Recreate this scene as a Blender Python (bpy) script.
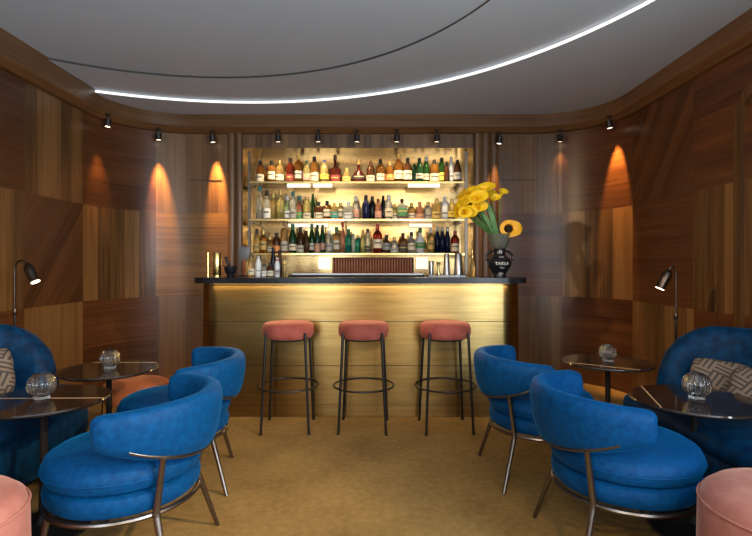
import bpy, bmesh, math, random
from mathutils import Vector, Matrix
random.seed(7)
PI = math.pi
S = bpy.context.scene
C = S.collection
for o in list(bpy.data.objects):
    bpy.data.objects.remove(o)

# ------------------------------------------------------------------ camera, world, exposure
cam_data = bpy.data.cameras.new('camera')
cam = bpy.data.objects.new('camera', cam_data)
C.objects.link(cam)
cam.location = (0, 0, 1.21)
cam.rotation_euler = (PI/2, 0, 0)
cam_data.sensor_width = 36
cam_data.lens = 36*500/752
cam_data.shift_y = -0.004
cam_data.clip_start = 0.02
S.camera = cam
S.view_settings.view_transform = 'Standard'
S.view_settings.look = 'None'
S.view_settings.gamma = 1
S.view_settings.use_curve_mapping = False
S.view_settings.exposure = 0.2
try:
    S.cycles.use_denoising = True
    S.cycles.max_bounces = 10
    S.cycles.transmission_bounces = 8
    S.cycles.transparent_max_bounces = 8
    S.cycles.caustics_reflective = False
    S.cycles.caustics_refractive = False
    S.cycles.sample_clamp_indirect = 4.0
except Exception:
    pass

W = bpy.data.worlds.new('world')
S.world = W
W.use_nodes = True
bg = W.node_tree.nodes['Background']
bg.inputs[0].default_value = (0.62, 0.72, 0.9, 1)
bg.inputs[1].default_value = 1.0

def area(name, loc, rot, sx, sy, power, col):
    d = bpy.data.lights.new(name, 'AREA')
    d.shape = 'RECTANGLE'; d.size = sx; d.size_y = sy
    d.energy = power; d.color = col
    o = bpy.data.objects.new(name, d); C.objects.link(o)
    o.location = loc; o.rotation_euler = rot
    return o
# daylight entering through the windows behind and beside the camera
area('daylight_front', (-1.3, -1.86, 1.62), (PI/2+.35, 0, 0), 1.15, 1.9, 48, (0.76, 0.89, 1.0))
area('daylight_front', (1.25, -1.86, 1.62), (PI/2+.35, 0, 0), .85, 1.9, 30, (0.76, 0.89, 1.0))
area('daylight_side', (2.34, -0.55, 1.55), (PI/2+.35, 0, PI/2), 1.8, 1.9, 190, (0.78, 0.90, 1.0))

# added warm fill spots beyond the frame, aimed at floor, sofa and wall
def fill_spot(x, y, tx, ty, p, tz=0, size=75):
    d = bpy.data.lights.new('warm_fill_lamp', 'SPOT'); d.energy = p; d.color = (1, .72, .42); d.spot_size = math.radians(size); d.spot_blend = .9; d.shadow_soft_size = .06
    o = bpy.data.objects.new('warm_fill_lamp', d); C.objects.link(o); o.location = (x, y, 2.55)
    o.rotation_euler = (Vector((tx, ty, tz))-Vector((x, y, 2.55))).to_track_quat('-Z', 'Y').to_euler()
fill_spot(-2.45, .9, 2.38, 3.9, 330, 1.4, 42)
fill_spot(2.2, .9, -2.5, 3.0, 420, 0, 48)
fill_spot(-.9, -1.6, -.4, 3.3, 110)
fill_spot(.7, -1.6, .1, 3.5, 130)

# ------------------------------------------------------------------ helpers
def link(name, me, mat, parent=None):
    o = bpy.data.objects.new(name, me)
    C.objects.link(o)
    if mat is not None:
        for m in (mat if isinstance(mat, (list, tuple)) else [mat]):
            me.materials.append(m)
    if parent is not None:
        o.parent = parent
    return o

def obj(name, bm, mat, parent=None, smooth=True, angle=35):
    bmesh.ops.recalc_face_normals(bm, faces=bm.faces)
    me = bpy.data.meshes.new(name)
    if smooth:
        lim = math.radians(angle)
        for f in bm.faces: f.smooth = True
        for e in bm.edges:
            if len(e.link_faces) == 2 and e.calc_face_angle(0) > lim:
                e.smooth = False
    bm.to_mesh(me); bm.free()
    return link(name, me, mat, parent)

def tag(o, label, cat, group=None, kind=None):
    o['label'] = label; o['category'] = cat
    if group: o['group'] = group
    if kind: o['kind'] = kind
    return o

def thing(name, label, cat, loc=(0, 0, 0), rz=0, group=None):
    o = bpy.data.objects.new(name, None); C.objects.link(o)
    o.empty_display_size = 0.1
    o.location = loc; o.rotation_euler = (0, 0, rz)
    return tag(o, label, cat, group)

def struct(o):
    o['kind'] = 'structure'
    return o

def dup(root, loc, rz, label, group=None):
    r = root.copy(); C.objects.link(r)
    r.location = loc; r.rotation_euler = (0, 0, rz)
    r['label'] = label
    if group: r['group'] = group
    for ch in list(root.children):
        c = ch.copy(); C.objects.link(c); c.parent = r
        for g in list(ch.children):
            d = g.copy(); C.objects.link(d); d.parent = c
    return r

def lathe(bm, prof, segs=32, c=(0, 0, 0), rib=0, ribn=0, closed=False):
    rings = []
    for (r, z) in prof:
        if r < 1e-5:
            rings.append([bm.verts.new((c[0], c[1], c[2]+z))])
        else:
            ring = []
            for k in range(segs):
                a = 2*PI*k/segs
                rr = r*(1+rib*(1-2*abs(math.cos(ribn*a/2)))) if ribn else r
                ring.append(bm.verts.new((c[0]+rr*math.cos(a), c[1]+rr*math.sin(a), c[2]+z)))
            rings.append(ring)
    prs = list(zip(rings, rings[1:]))
    if closed: prs.append((rings[-1], rings[0]))
    for a, b in prs:
        if len(a) == 1 and len(b) == 1: continue
        for k in range(segs):
            k2 = (k+1) % segs
            if len(a) == 1: bm.faces.new((a[0], b[k2], b[k]))
            elif len(b) == 1: bm.faces.new((a[k], a[k2], b[0]))
            else: bm.faces.new((a[k], a[k2], b[k2], b[k]))
    if not closed:
        for ring in (rings[0], rings[-1]):
            if len(ring) > 1: bm.faces.new(ring)
    return bm

def loft(bm, rings, closed=False, cap=True):
    vs = [[bm.verts.new(p) for p in r] for r in rings]
    n = len(vs[0])
    prs = list(zip(vs, vs[1:]))
    if closed: prs.append((vs[-1], vs[0]))
    for a, b in prs:
        for k in range(n):
            k2 = (k+1) % n
            bm.faces.new((a[k], a[k2], b[k2], b[k]))
    if cap and not closed:
        bm.faces.new(vs[0]); bm.faces.new(list(reversed(vs[-1])))
    return bm

def tube(bm, pts, r, segs=10, closed=False):
    pts = [Vector(p) for p in pts]
    n = len(pts); rings = []
    rs = r if isinstance(r, (list, tuple)) else [r]*n
    up = None
    for i, p in enumerate(pts):
        if closed: t = (pts[(i+1) % n]-pts[i-1])
        else: t = pts[min(i+1, n-1)]-pts[max(i-1, 0)]
        t.normalize()
        if up is None:
            up = Vector((0, 0, 1)) if abs(t.z) < 0.9 else Vector((1, 0, 0))
        s = t.cross(up)
        if s.length < 1e-4:
            s = t.cross(Vector((0.3, 1, 0)))
        s.normalize()
        u = s.cross(t).normalized(); up = u
        rings.append([p+rs[i]*(math.cos(2*PI*k/segs)*s+math.sin(2*PI*k/segs)*u) for k in range(segs)])
    return loft(bm, rings, closed)

def box(bm, x0, x1, y0, y1, z0, z1, bev=0.0, seg=2):
    r = bmesh.ops.create_cube(bm, size=1)
    for v in r['verts']:
        v.co = Vector((x0+(v.co.x+.5)*(x1-x0), y0+(v.co.y+.5)*(y1-y0), z0+(v.co.z+.5)*(z1-z0)))
    if bev > 0:
        es = list({e for v in r['verts'] for e in v.link_edges})
        bmesh.ops.bevel(bm, geom=es, offset=bev, segments=seg, affect='EDGES', profile=0.5)
    return bm

def prism(bm, outline, z0, z1, bev=0.0, seg=2):
    a = [bm.verts.new((x, y, z0)) for x, y in outline]
    b = [bm.verts.new((x, y, z1)) for x, y in outline]
    n = len(a); top = []
    for k in range(n):
        k2 = (k+1) % n
        bm.faces.new((a[k], a[k2], b[k2], b[k]))
    fb = bm.faces.new(list(reversed(a))); ft = bm.faces.new(b)
    if bev > 0:
        es = list(set(fb.edges) | set(ft.edges))
        bmesh.ops.bevel(bm, geom=es, offset=bev, segments=seg, affect='EDGES', profile=0.5)
    return bm

def rrect(x0, x1, y0, y1, r, n=8, corners=(1, 1, 1, 1)):
    # corners: front-left, front-right, back-right, back-left (front = y0)
    out = []
    data = [((x0+r, y0+r), PI, corners[0], (x0, y0)), ((x1-r, y0+r), 1.5*PI, corners[1], (x1, y0)),
            ((x1-r, y1-r), 0, corners[2], (x1, y1)), ((x0+r, y1-r), .5*PI, corners[3], (x0, y1))]
    for (cx, cy), a0, on, sharp in data:
        if not on: out.append(sharp); continue
        for k in range(n+1):
            a = a0+.5*PI*k/n
            out.append((cx+r*math.cos(a), cy+r*math.sin(a)))
    return out

def BM(): return bmesh.new()

# ------------------------------------------------------------------ materials
def newmat(name):
    m = bpy.data.materials.new(name); m.use_nodes = True
    nt = m.node_tree
    return m, nt, nt.nodes['Principled BSDF']

def principled(name, col, rough=.5, metal=0, trans=0, ior=1.45, coat=0, sheen=0, sheen_tint=None, emis=None, es=0, noise=None, bump=0, bscale=60):
    m, nt, b = newmat(name)
    b.inputs['Base Color'].default_value = (*col, 1)
    b.inputs['Roughness'].default_value = rough
    b.inputs['Metallic'].default_value = metal
    b.inputs['Transmission Weight'].default_value = trans
    b.inputs['IOR'].default_value = ior
    b.inputs['Coat Weight'].default_value = coat
    if sheen:
        b.inputs['Sheen Weight'].default_value = sheen
        b.inputs['Sheen Roughness'].default_value = .35
        b.inputs['Sheen Tint'].default_value = (*(sheen_tint or col), 1)
    if emis:
        b.inputs['Emission Color'].default_value = (*emis, 1)
        b.inputs['Emission Strength'].default_value = es
    tc = nt.nodes.new('ShaderNodeTexCoord')
    if noise:
        col2, sc, lo, hi = noise
        n = nt.nodes.new('ShaderNodeTexNoise'); n.inputs['Scale'].default_value = sc; n.inputs['Detail'].default_value = 4
        r = nt.nodes.new('ShaderNodeValToRGB')
        r.color_ramp.elements[0].position = lo; r.color_ramp.elements[1].position = hi
        r.color_ramp.elements[0].color = (*col, 1); r.color_ramp.elements[1].color = (*col2, 1)
        nt.links.new(tc.outputs['Object'], n.inputs['Vector'])
        nt.links.new(n.outputs['Fac'], r.inputs['Fac'])
        nt.links.new(r.outputs['Color'], b.inputs['Base Color'])
    if bump:
        n2 = nt.nodes.new('ShaderNodeTexNoise'); n2.inputs['Scale'].default_value = bscale; n2.inputs['Detail'].default_value = 3
        bp = nt.nodes.new('ShaderNodeBump'); bp.inputs['Strength'].default_value = bump; bp.inputs['Distance'].default_value = .01
        nt.links.new(tc.outputs['Object'], n2.inputs['Vector'])
        nt.links.new(n2.outputs['Fac'], bp.inputs['Height'])
        nt.links.new(bp.outputs['Normal'], b.inputs['Normal'])
    return m

def mth(nt, op, a, b=None):
    n = nt.nodes.new('ShaderNodeMath'); n.operation = op
    for i, v in enumerate((a, b)):
        if v is None: continue
        if isinstance(v, (int, float)): n.inputs[i].default_value = v
        else: nt.links.new(v, n.inputs[i])
    return n.outputs[0]

def wood(name, dark, light, ang, plank=.1467, rough=.36, fine=38, var=.45):
    """veneer in UV metres; ang = direction of the grain (0 = horizontal, 90 = vertical)"""
    m, nt, b = newmat(name)
    tc = nt.nodes.new('ShaderNodeTexCoord')
    mp = nt.nodes.new('ShaderNodeMapping'); mp.inputs['Rotation'].default_value = (0, 0, -math.radians(ang))
    nt.links.new(tc.outputs['UV'], mp.inputs['Vector'])
    sp = nt.nodes.new('ShaderNodeSeparateXYZ'); nt.links.new(mp.outputs['Vector'], sp.inputs[0])
    along, across = sp.outputs[0], sp.outputs[1]
    pid = mth(nt, 'FLOOR', mth(nt, 'DIVIDE', across, plank))
    wn = nt.nodes.new('ShaderNodeTexWhiteNoise'); wn.noise_dimensions = '1D'
    nt.links.new(pid, wn.inputs['W'])
    cb = nt.nodes.new('ShaderNodeCombineXYZ')
    nt.links.new(mth(nt, 'MULTIPLY', along, 1.3), cb.inputs[0])
    nt.links.new(mth(nt, 'MULTIPLY', across, fine), cb.inputs[1])
    nt.links.new(mth(nt, 'MULTIPLY', wn.outputs['Value'], 37.0), cb.inputs[2])
    n = nt.nodes.new('ShaderNodeTexNoise'); n.inputs['Scale'].default_value = 1.0; n.inputs['Detail'].default_value = 5; n.inputs['Distortion'].default_value = .25
    nt.links.new(cb.outputs[0], n.inputs['Vector'])
    cb2 = nt.nodes.new('ShaderNodeCombineXYZ')
    nt.links.new(mth(nt, 'MULTIPLY', along, .6), cb2.inputs[0])
    nt.links.new(mth(nt, 'MULTIPLY', across, 9), cb2.inputs[1])
    n2 = nt.nodes.new('ShaderNodeTexNoise'); n2.inputs['Scale'].default_value = 1.0; n2.inputs['Detail'].default_value = 2
    nt.links.new(cb2.outputs[0], n2.inputs['Vector'])
    f = mth(nt, 'ADD', mth(nt, 'MULTIPLY', n.outputs['Fac'], .8), mth(nt, 'MULTIPLY', n2.outputs['Fac'], .45))
    f = mth(nt, 'ADD', f, mth(nt, 'MULTIPLY', mth(nt, 'SUBTRACT', wn.outputs['Value'], .5), var))
    r = nt.nodes.new('ShaderNodeValToRGB')
    r.color_ramp.elements[0].position = .36; r.color_ramp.elements[1].position = .92
    r.color_ramp.elements[0].color = (*dark, 1); r.color_ramp.elements[1].color = (*light, 1)
    nt.links.new(f, r.inputs['Fac'])
    nt.links.new(r.outputs['Color'], b.inputs['Base Color'])
    b.inputs['Roughness'].default_value = rough
    bp = nt.nodes.new('ShaderNodeBump'); bp.inputs['Strength'].default_value = .06; bp.inputs['Distance'].default_value = .004
    nt.links.new(n.outputs['Fac'], bp.inputs['Height'])
    nt.links.new(bp.outputs['Normal'], b.inputs['Normal'])
    return m

WOOD_V = wood('veneer_vertical', (.066, .028, .008), (.240, .112, .034), 90)
WOOD_H = wood('veneer_horizontal', (.042, .0135, .004), (.145, .050, .015), 0, plank=.22, fine=55, var=.25)
WOOD_D = wood('veneer_diagonal', (.046, .016, .005), (.125, .046, .014), 52, plank=.12, var=.3)
WOOD_VG = wood('veneer_grey_vertical', (.066, .032, .013), (.205, .108, .046), 90, plank=.088, var=.5)
WOOD_HG = wood('veneer_gold_horizontal', (.11, .048, .013), (.34, .168, .048), 0, plank=.22, fine=50, var=.25)
WOOD_C = wood('cornice_veneer', (.080, .036, .013), (.210, .100, .038), 0, plank=.3, fine=40, var=.2)

def brushed(name, c1, c2, rough, sx, sy, sz, lo=.3, hi=.7):
    m, nt, b = newmat(name)
    tc = nt.nodes.new('ShaderNodeTexCoord')
    mp = nt.nodes.new('ShaderNodeMapping'); mp.inputs['Scale'].default_value = (sx, sy, sz)
    nt.links.new(tc.outputs['Object'], mp.inputs['Vector'])
    n = nt.nodes.new('ShaderNodeTexNoise'); n.inputs['Scale'].default_value = 1; n.inputs['Detail'].default_value = 5
    nt.links.new(mp.outputs['Vector'], n.inputs['Vector'])
    r = nt.nodes.new('ShaderNodeValToRGB')
    r.color_ramp.elements[0].position = lo; r.color_ramp.elements[1].position = hi
    r.color_ramp.elements[0].color = (*c1, 1); r.color_ramp.elements[1].color = (*c2, 1)
    nt.links.new(n.outputs['Fac'], r.inputs['Fac'])
    nt.links.new(r.outputs['Color'], b.inputs['Base Color'])
    b.inputs['Metallic'].default_value = 1
    b.inputs['Roughness'].default_value = rough
    bp = nt.nodes.new('ShaderNodeBump'); bp.inputs['Strength'].default_value = .05; bp.inputs['Distance'].default_value = .002
    nt.links.new(n.outputs['Fac'], bp.inputs['Height']); nt.links.new(bp.outputs['Normal'], b.inputs['Normal'])
    return m

BRASS_FRONT = brushed('aged_brass_sheet', (.26, .168, .058), (.53, .37, .145), .30, 2.6, 2.6, 38, .1, .9)
def anisotropic(m, amt):
    nt = m.node_tree; b = nt.nodes['Principled BSDF']
    b.inputs['Anisotropic'].default_value = amt; b.inputs['Anisotropic Rotation'].default_value = .25
    tg = nt.nodes.new('ShaderNodeTangent'); tg.direction_type = 'UV_MAP'; tg.uv_map = 'UVMap'
    nt.links.new(tg.outputs['Tangent'], b.inputs['Tangent'])
anisotropic(BRASS_FRONT, .75)
BRASS_BACK = brushed('brass_mirror', (.42, .275, .115), (.57, .395, .18), .20, 3, 3, 20)
BRASS = principled('polished_brass', (.75, .54, .22), .22, 1)
INLAY = principled('brass_inlay', (.75, .50, .26), .45, .35)
LAMP_BRONZE = principled('lamp_bronze', (.085, .062, .05), .3, 1)
BRONZE = principled('dark_bronze', (.20, .172, .15), .33, 1)
BLACK_METAL = principled('black_metal', (.018, .016, .015), .4, .3)
STEEL = principled('brushed_steel', (.33, .33, .335), .32, 1)
BLACK_STONE = principled('black_stone', (.012, .012, .015), .22, 0, noise=((.03, .03, .034), 14, .5, .8))
BLACK_CERAMIC = principled('black_ceramic', (.010, .011, .014), .2)
CEIL = principled('ceiling_paint', (.66, .74, .82), .8, noise=((.63, .71, .79), 1.3, .3, .7))
CEIL_SHADOW = principled('ceiling_painted_shadow', (.06, .055, .05), .7)  # dark colour painted on the step riser for a shadow gap line
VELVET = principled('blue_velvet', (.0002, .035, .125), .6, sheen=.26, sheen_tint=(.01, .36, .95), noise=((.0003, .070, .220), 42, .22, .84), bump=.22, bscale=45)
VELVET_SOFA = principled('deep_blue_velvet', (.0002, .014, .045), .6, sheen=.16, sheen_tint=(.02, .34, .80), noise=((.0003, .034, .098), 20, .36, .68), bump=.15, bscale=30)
PINK = principled('pink_velvet', (.27, .060, .046), .65, sheen=.45, sheen_tint=(.95, .5, .38), noise=((.38, .105, .080), 8, .35, .7), bump=.12, bscale=40)
TABLE_TOP = principled('dark_polished_stone', (.016, .010, .007), .07, noise=((.030, .020, .014), 6, .4, .7))
TABLE_TOP.node_tree.nodes['Principled BSDF'].inputs['Specular IOR Level'].default_value = .75
CLEAR = principled('clear_ribbed_glass', (.97, .99, .98), .0, trans=1, ior=1.5)
SMOKE = principled('smoky_glass', (.50, .56, .48), .15, trans=.8, ior=1.4)
LED = principled('led_diffuser', (.9, .9, .9), .5, emis=(1, .96, .92), es=.85)
LED_WARM = principled('warm_led', (.9, .8, .6), .5, emis=(1, .78, .42), es=5)
BULB = principled('lamp_lens', (1, .9, .8), .4, emis=(1, .78, .55), es=4)
YELLOW = principled('yellow_petal', (.78, .47, .004), .5, noise=((.86, .60, .012), 25, .3, .7))
ORANGE_P = principled('amber_petal', (.78, .33, .004), .5, noise=((.84, .46, .010), 25, .3, .7))
HEART = principled('dark_flower_heart', (.018, .007, .003), .8, bump=.5, bscale=200)
BLACK_STONE.node_tree.nodes['Principled BSDF'].inputs['Specular IOR Level'].default_value = .28
GREEN = principled('green_stem', (.035, .13, .02), .45, noise=((.07, .22, .04), 20, .3, .7))
WHITE_INK = principled('white_lettering', (.8, .8, .78), .5)
SCREEN = principled('grey_screen', (.16, .16, .155), .35)
RUBBER = principled('black_rubber_mat', (.015, .015, .017), .6)
MIRROR_DARK = principled('dark_recess', (.03, .018, .01), .5)

for _m in (VELVET, VELVET_SOFA, PINK): _m.node_tree.nodes['Principled BSDF'].inputs['Specular IOR Level'].default_value = .15

PINK_POUF = principled('pale_pink_velvet', (.36, .125, .095), .65, sheen=.45, sheen_tint=(.95, .6, .5), noise=((.48, .20, .155), 9, .35, .7), bump=.12, bscale=40)
PINK_WARM_LIT = principled('pink_velvet_warm_lit', (.42, .125, .045), .65, sheen=.3, sheen_tint=(.95, .5, .3), noise=((.52, .17, .07), 9, .35, .7))  # pink velvet with warm lamplight painted in as orange
def carpet_mat():
    m, nt, b = newmat('ochre_carpet')
    tc = nt.nodes.new('ShaderNodeTexCoord')
    n1 = nt.nodes.new('ShaderNodeTexNoise'); n1.inputs['Scale'].default_value = 2.6; n1.inputs['Detail'].default_value = 3
    n2 = nt.nodes.new('ShaderNodeTexNoise'); n2.inputs['Scale'].default_value = 26; n2.inputs['Detail'].default_value = 4
    n3 = nt.nodes.new('ShaderNodeTexNoise'); n3.inputs['Scale'].default_value = 220
    for n in (n1, n2, n3): nt.links.new(tc.outputs['Object'], n.inputs['Vector'])
    f = mth(nt, 'ADD', mth(nt, 'MULTIPLY', n1.outputs['Fac'], .55), mth(nt, 'MULTIPLY', n2.outputs['Fac'], .45))
    r = nt.nodes.new('ShaderNodeValToRGB')
    r.color_ramp.elements[0].position = .36; r.color_ramp.elements[1].position = .64
    r.color_ramp.elements[0].color = (.215, .120, .028, 1); r.color_ramp.elements[1].color = (.345, .205, .055, 1)
    nt.links.new(f, r.inputs['Fac']); nt.links.new(r.outputs['Color'], b.inputs['Base Color'])
    b.inputs['Roughness'].default_value = .95
    bp = nt.nodes.new('ShaderNodeBump'); bp.inputs['Strength'].default_value = .35; bp.inputs['Distance'].default_value = .006
    h = mth(nt, 'ADD', n2.outputs['Fac'], mth(nt, 'MULTIPLY', n3.outputs['Fac'], .4))
    nt.links.new(h, bp.inputs['Height']); nt.links.new(bp.outputs['Normal'], b.inputs['Normal'])
    return m
CARPET = carpet_mat()

def weave_mat():
    m, nt, b = newmat('basket_weave_fabric')
    tc = nt.nodes.new('ShaderNodeTexCoord')
    mp = nt.nodes.new('ShaderNodeMapping'); mp.inputs['Rotation'].default_value = (0, 0, math.radians(24)); mp.inputs['Scale'].default_value = (8, 8, 8)
    nt.links.new(tc.outputs['UV'], mp.inputs['Vector'])
    ck = nt.nodes.new('ShaderNodeTexChecker'); ck.inputs['Scale'].default_value = .5
    nt.links.new(mp.outputs['Vector'], ck.inputs['Vector'])
    sp = nt.nodes.new('ShaderNodeSeparateXYZ'); nt.links.new(mp.outputs['Vector'], sp.inputs[0])
    def stripes(v): return mth(nt, 'GREATER_THAN', mth(nt, 'FRACT', mth(nt, 'MULTIPLY', v, 1.5)), .42)
    mx = nt.nodes.new('ShaderNodeMix'); mx.data_type = 'FLOAT'
    nt.links.new(ck.outputs['Fac'], mx.inputs[0])
    nt.links.new(stripes(sp.outputs[0]), mx.inputs[2]); nt.links.new(stripes(sp.outputs[1]), mx.inputs[3])
    r = nt.nodes.new('ShaderNodeValToRGB')
    r.color_ramp.elements[0].color = (.045, .036, .030, 1); r.color_ramp.elements[1].color = (.18, .132, .098, 1)
    nt.links.new(mx.outputs[0], r.inputs['Fac']); nt.links.new(r.outputs['Color'], b.inputs['Base Color'])
    b.inputs['Roughness'].default_value = .8
    return m
WEAVE = weave_mat()

_mats = {}
def flat(name, col, **k):
    if name not in _mats: _mats[name] = principled(name, col, **k)
    return _mats[name]
def glassmat(cname):
    cols = {'amber': (.50, .21, .04), 'pale amber': (.85, .55, .2), 'golden': (.9, .66, .25), 'clear': (.88, .88, .8), 'dark brown': (.10, .035, .012),
            'dark red': (.10, .014, .006), 'green': (.06, .20, .05), 'dark green': (.02, .07, .025), 'teal': (.04, .36, .30), 'navy': (.012, .016, .06),
            'black': (.012, .012, .014), 'red': (.38, .035, .015), 'pale yellow': (.85, .75, .3), 'white': (.8, .8, .76), 'silver': (.6, .62, .62), 'pale green': (.55, .75, .5), 'rose': (.75, .35, .22)}
    c = cols[cname]
    if cname in ('white', 'silver'): return flat('bottle_'+cname.replace(' ', '_'), c, rough=.25)
    opaque = cname in ('navy', 'black', 'dark brown', 'dark red', 'dark green')
    return flat('bottle_'+cname.replace(' ', '_'), c, rough=.08, trans=.35 if opaque else .8, ior=1.3)
def labmat(cname):
    cols = {'cream': (.74, .64, .44), 'white': (.82, .80, .74), 'gold': (.72, .48, .14), 'grey': (.42, .40, .36), 'dark red': (.25, .04, .03), 'yellow': (.80, .56, .08),
            'pink': (.62, .30, .22), 'teal': (.06, .34, .32), 'green': (.10, .33, .12), 'orange': (.75, .25, .07), 'black': (.02, .02, .02), 'red': (.6, .06, .03), 'dark': (.08, .06, .05)}
    return flat('paper_'+cname.replace(' ', '_'), cols[cname], rough=.6)
def capmat(cname):
    cols = {'black': (.015, .014, .013), 'gold': (.75, .5, .16), 'silver': (.6, .6, .6), 'blue': (.03, .07, .25), 'teal': (.04, .2, .2), 'red': (.45, .03, .02), 'brown': (.12, .05, .02),
            'green': (.03, .14, .04), 'white': (.8, .78, .72), 'wooden': (.35, .2, .09)}
    return flat('cap_'+cname, cols[cname], rough=.35, metal=.7 if cname in ('gold', 'silver') else 0)

# ------------------------------------------------------------------ room shell
XL, XR, YB, YF, H = -2.65, 2.38, 5.30, -1.9, 2.78
RC, YC = 0.75, 4.55
NX0, NX1, NZ0, NZ1, NY = -1.41, 1.03, 0.96, 2.45, 5.65      # recess of the back bar

def path_pt(s):
    """s < 0 : left wall (distance before arc), arcs and back wall; returns (x, y, nx, ny) with inward normal. s in metres from the left wall's front."""
    L1 = YC-YF; A = RC*PI/2; B = (XR-RC)-(XL+RC)
    if s <= L1: return (XL, YF+s, 1, 0)
    s -= L1
    if s <= A:
        a = s/RC
        return (XL+RC-RC*math.cos(a), YC+RC*math.sin(a), math.cos(a), -math.sin(a))
    s -= A
    if s <= B: return (XL+RC+s, YB, 0, -1)
    s -= B
    if s <= A:
        a = PI/2-s/RC
        return (XR-RC+RC*math.cos(a), YC+RC*math.sin(a), -math.cos(a), -math.sin(a))
    s -= A
    return (XR, YC-s, -1, 0)
L1 = YC-YF; AR = RC*PI/2; BW = (XR-RC)-(XL+RC)
STOT = 2*L1+2*AR+BW
sN0 = L1+AR+(NX0-(XL+RC)); sN1 = L1+AR+(NX1-(XL+RC))          # recess edges
sbL = L1+math.radians(59)*RC                                  # back / corner joint, left
sbR = STOT-L1-math.radians(65)*RC
sL = [4.52-YF-.75*k for k in range(9) if 4.52-YF-.75*k > 0]
sR0 = STOT-L1-math.radians(6)*RC
sR = [sR0+.88*k for k in range(9) if sR0+.88*k < STOT]

def wall_mesh(name, cuts, rows, mats, pick, skip=None):
    bm = BM(); uvl = bm.loops.layers.uv.new('UVMap')
    for i, (a, b) in enumerate(zip(cuts, cuts[1:])):
        n = max(1, int(round((b-a)/.06)))
        curved = not (path_pt(a)[2:] == path_pt(b)[2:] and path_pt((a+b)/2)[2:] == path_pt(a)[2:])
        if not curved: n = 1
        for k in range(n):
            s0, s1 = a+(b-a)*k/n, a+(b-a)*(k+1)/n
            for j, (z0, z1) in enumerate(zip(rows, rows[1:])):
                if skip and skip((s0+s1)/2, (z0+z1)/2): continue
                p0, p1 = path_pt(s0), path_pt(s1)
                vs = [bm.verts.new((p[0], p[1], z)) for p, z in ((p0, z0), (p1, z0), (p1, z1), (p0, z1))]
                f = bm.faces.new(vs)
                f.material_index = pick(i, j, (s0+s1)/2, (z0+z1)/2)
                off = i*1.37+(0 if z0 < .87 else .71 if z0 < 1.75 else 1.42)
                for lp, (su, zv) in zip(f.loops, ((s0, z0), (s1, z0), (s1, z1), (s0, z1))):
                    lp[uvl].uv = (su+off, zv+off*.6)
    bmesh.ops.remove_doubles(bm, verts=bm.verts, dist=1e-5)
    me = bpy.data.meshes.new(name)
    for f in bm.faces: f.smooth = True
    bm.to_mesh(me); bm.free()
    o = link(name, me, mats)
    return struct(o)

MW = [WOOD_V, WOOD_H, WOOD_D, WOOD_VG, WOOD_HG]
ROWS = [0, .88, 1.76, 2.62]
# left wall: straight part, counted from the corner
cutsL = [0]+sorted(sL)
nl = len(cutsL)-1
def pickL(i, j, s, z):
    k = nl-1-i
    if k == 0 and j == 1: return 2
    return 0 if (k+j) % 2 == 0 else 1
wall_mesh('wall_left', cutsL, ROWS, MW, pickL)
# back wall with both rounded corners and the recess
cutsB = [sL[0], sbL, sN0, sN1, sbR, sR0]
def skipB(s, z): return sN0 < s < sN1 and NZ0 < z < NZ1
rowsB = [0, .88, NZ0, 1.76, NZ1, 2.62]
def pickB(i, j, s, z):
    row = 0 if z < .88 else (1 if z < 1.76 else 2)
    if i == 2: return 3 if z > 2 else 0
    if i in (0, 4): return 1 if row in (0, 2) else 0
    return (4 if i == 1 else 1) if row == 1 else 3
wall_mesh('wall_back', cutsB, rowsB, MW, pickB, skipB)
# right wall, with the opening of the side window
WS0, WS1, WZ0, WZ1 = STOT-L1+(YC-.40), STOT-L1+(YC+1.50), .55, 2.5     # s of y=.40 and y=-1.5
cutsR = sorted(sR+[STOT, WS0, WS1])
def pickR(i, j, s, z):
    k = int((s-sR0)/.88)
    row = 0 if z < .88 else (1 if z < 1.76 else 2)
    if k == 0: return [0, 1, 2][row]
    if k == 1: return [1, 0, 1][row]
    return 0 if (k+row) % 2 == 0 else 1
wall_mesh('wall_right', cutsR, [0, WZ0, .88, 1.76, WZ1, 2.62], MW, pickR, lambda s, z: WS0 < s < WS1 and WZ0 < z < WZ1)
# front wall behind the camera, with a window opening
bm = BM(); uvl = bm.loops.layers.uv.new('UVMap')
FZ0, FZ1 = .6, 2.62
FRONT_WINDOWS = ((-1.9, -.7), (.8, 1.7))
xs = [XL, -1.9, -.7, .8, 1.7, XR]; zs = [0, FZ0, FZ1, H]
for i in range(5):
    for j in range(3):
        if i in (1, 3) and j == 1: continue
        f = bm.faces.new([bm.verts.new(p) for p in ((xs[i], YF, zs[j]), (xs[i+1], YF, zs[j]), (xs[i+1], YF, zs[j+1]), (xs[i], YF, zs[j+1]))])
        for lp in f.loops: lp[uvl].uv = (lp.vert.co.x, lp.vert.co.z)
struct(obj('wall_front', bm, WOOD_V, smooth=False))
def winframe(name, pts, cross):
    bm = BM()
    for a, b in cross:
        box(bm, min(a[0], b[0])-.025, max(a[0], b[0])+.025, min(a[1], b[1])-.03, max(a[1], b[1])+.03, min(a[2], b[2])-.025, max(a[2], b[2])+.025)
    struct(obj(name, bm, BLACK_METAL, smooth=False))
yy = YF-.06
for wi, (FX0, FX1) in enumerate(FRONT_WINDOWS):
    winframe('window_%d' % (wi*2+1), None, [((FX0, yy, FZ0), (FX1, yy, FZ0)), ((FX0, yy, FZ1), (FX1, yy, FZ1)), ((FX0, yy, FZ0), (FX0, yy, FZ1)), ((FX1, yy, FZ0), (FX1, yy, FZ1))])
xx = XR+.06
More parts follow.
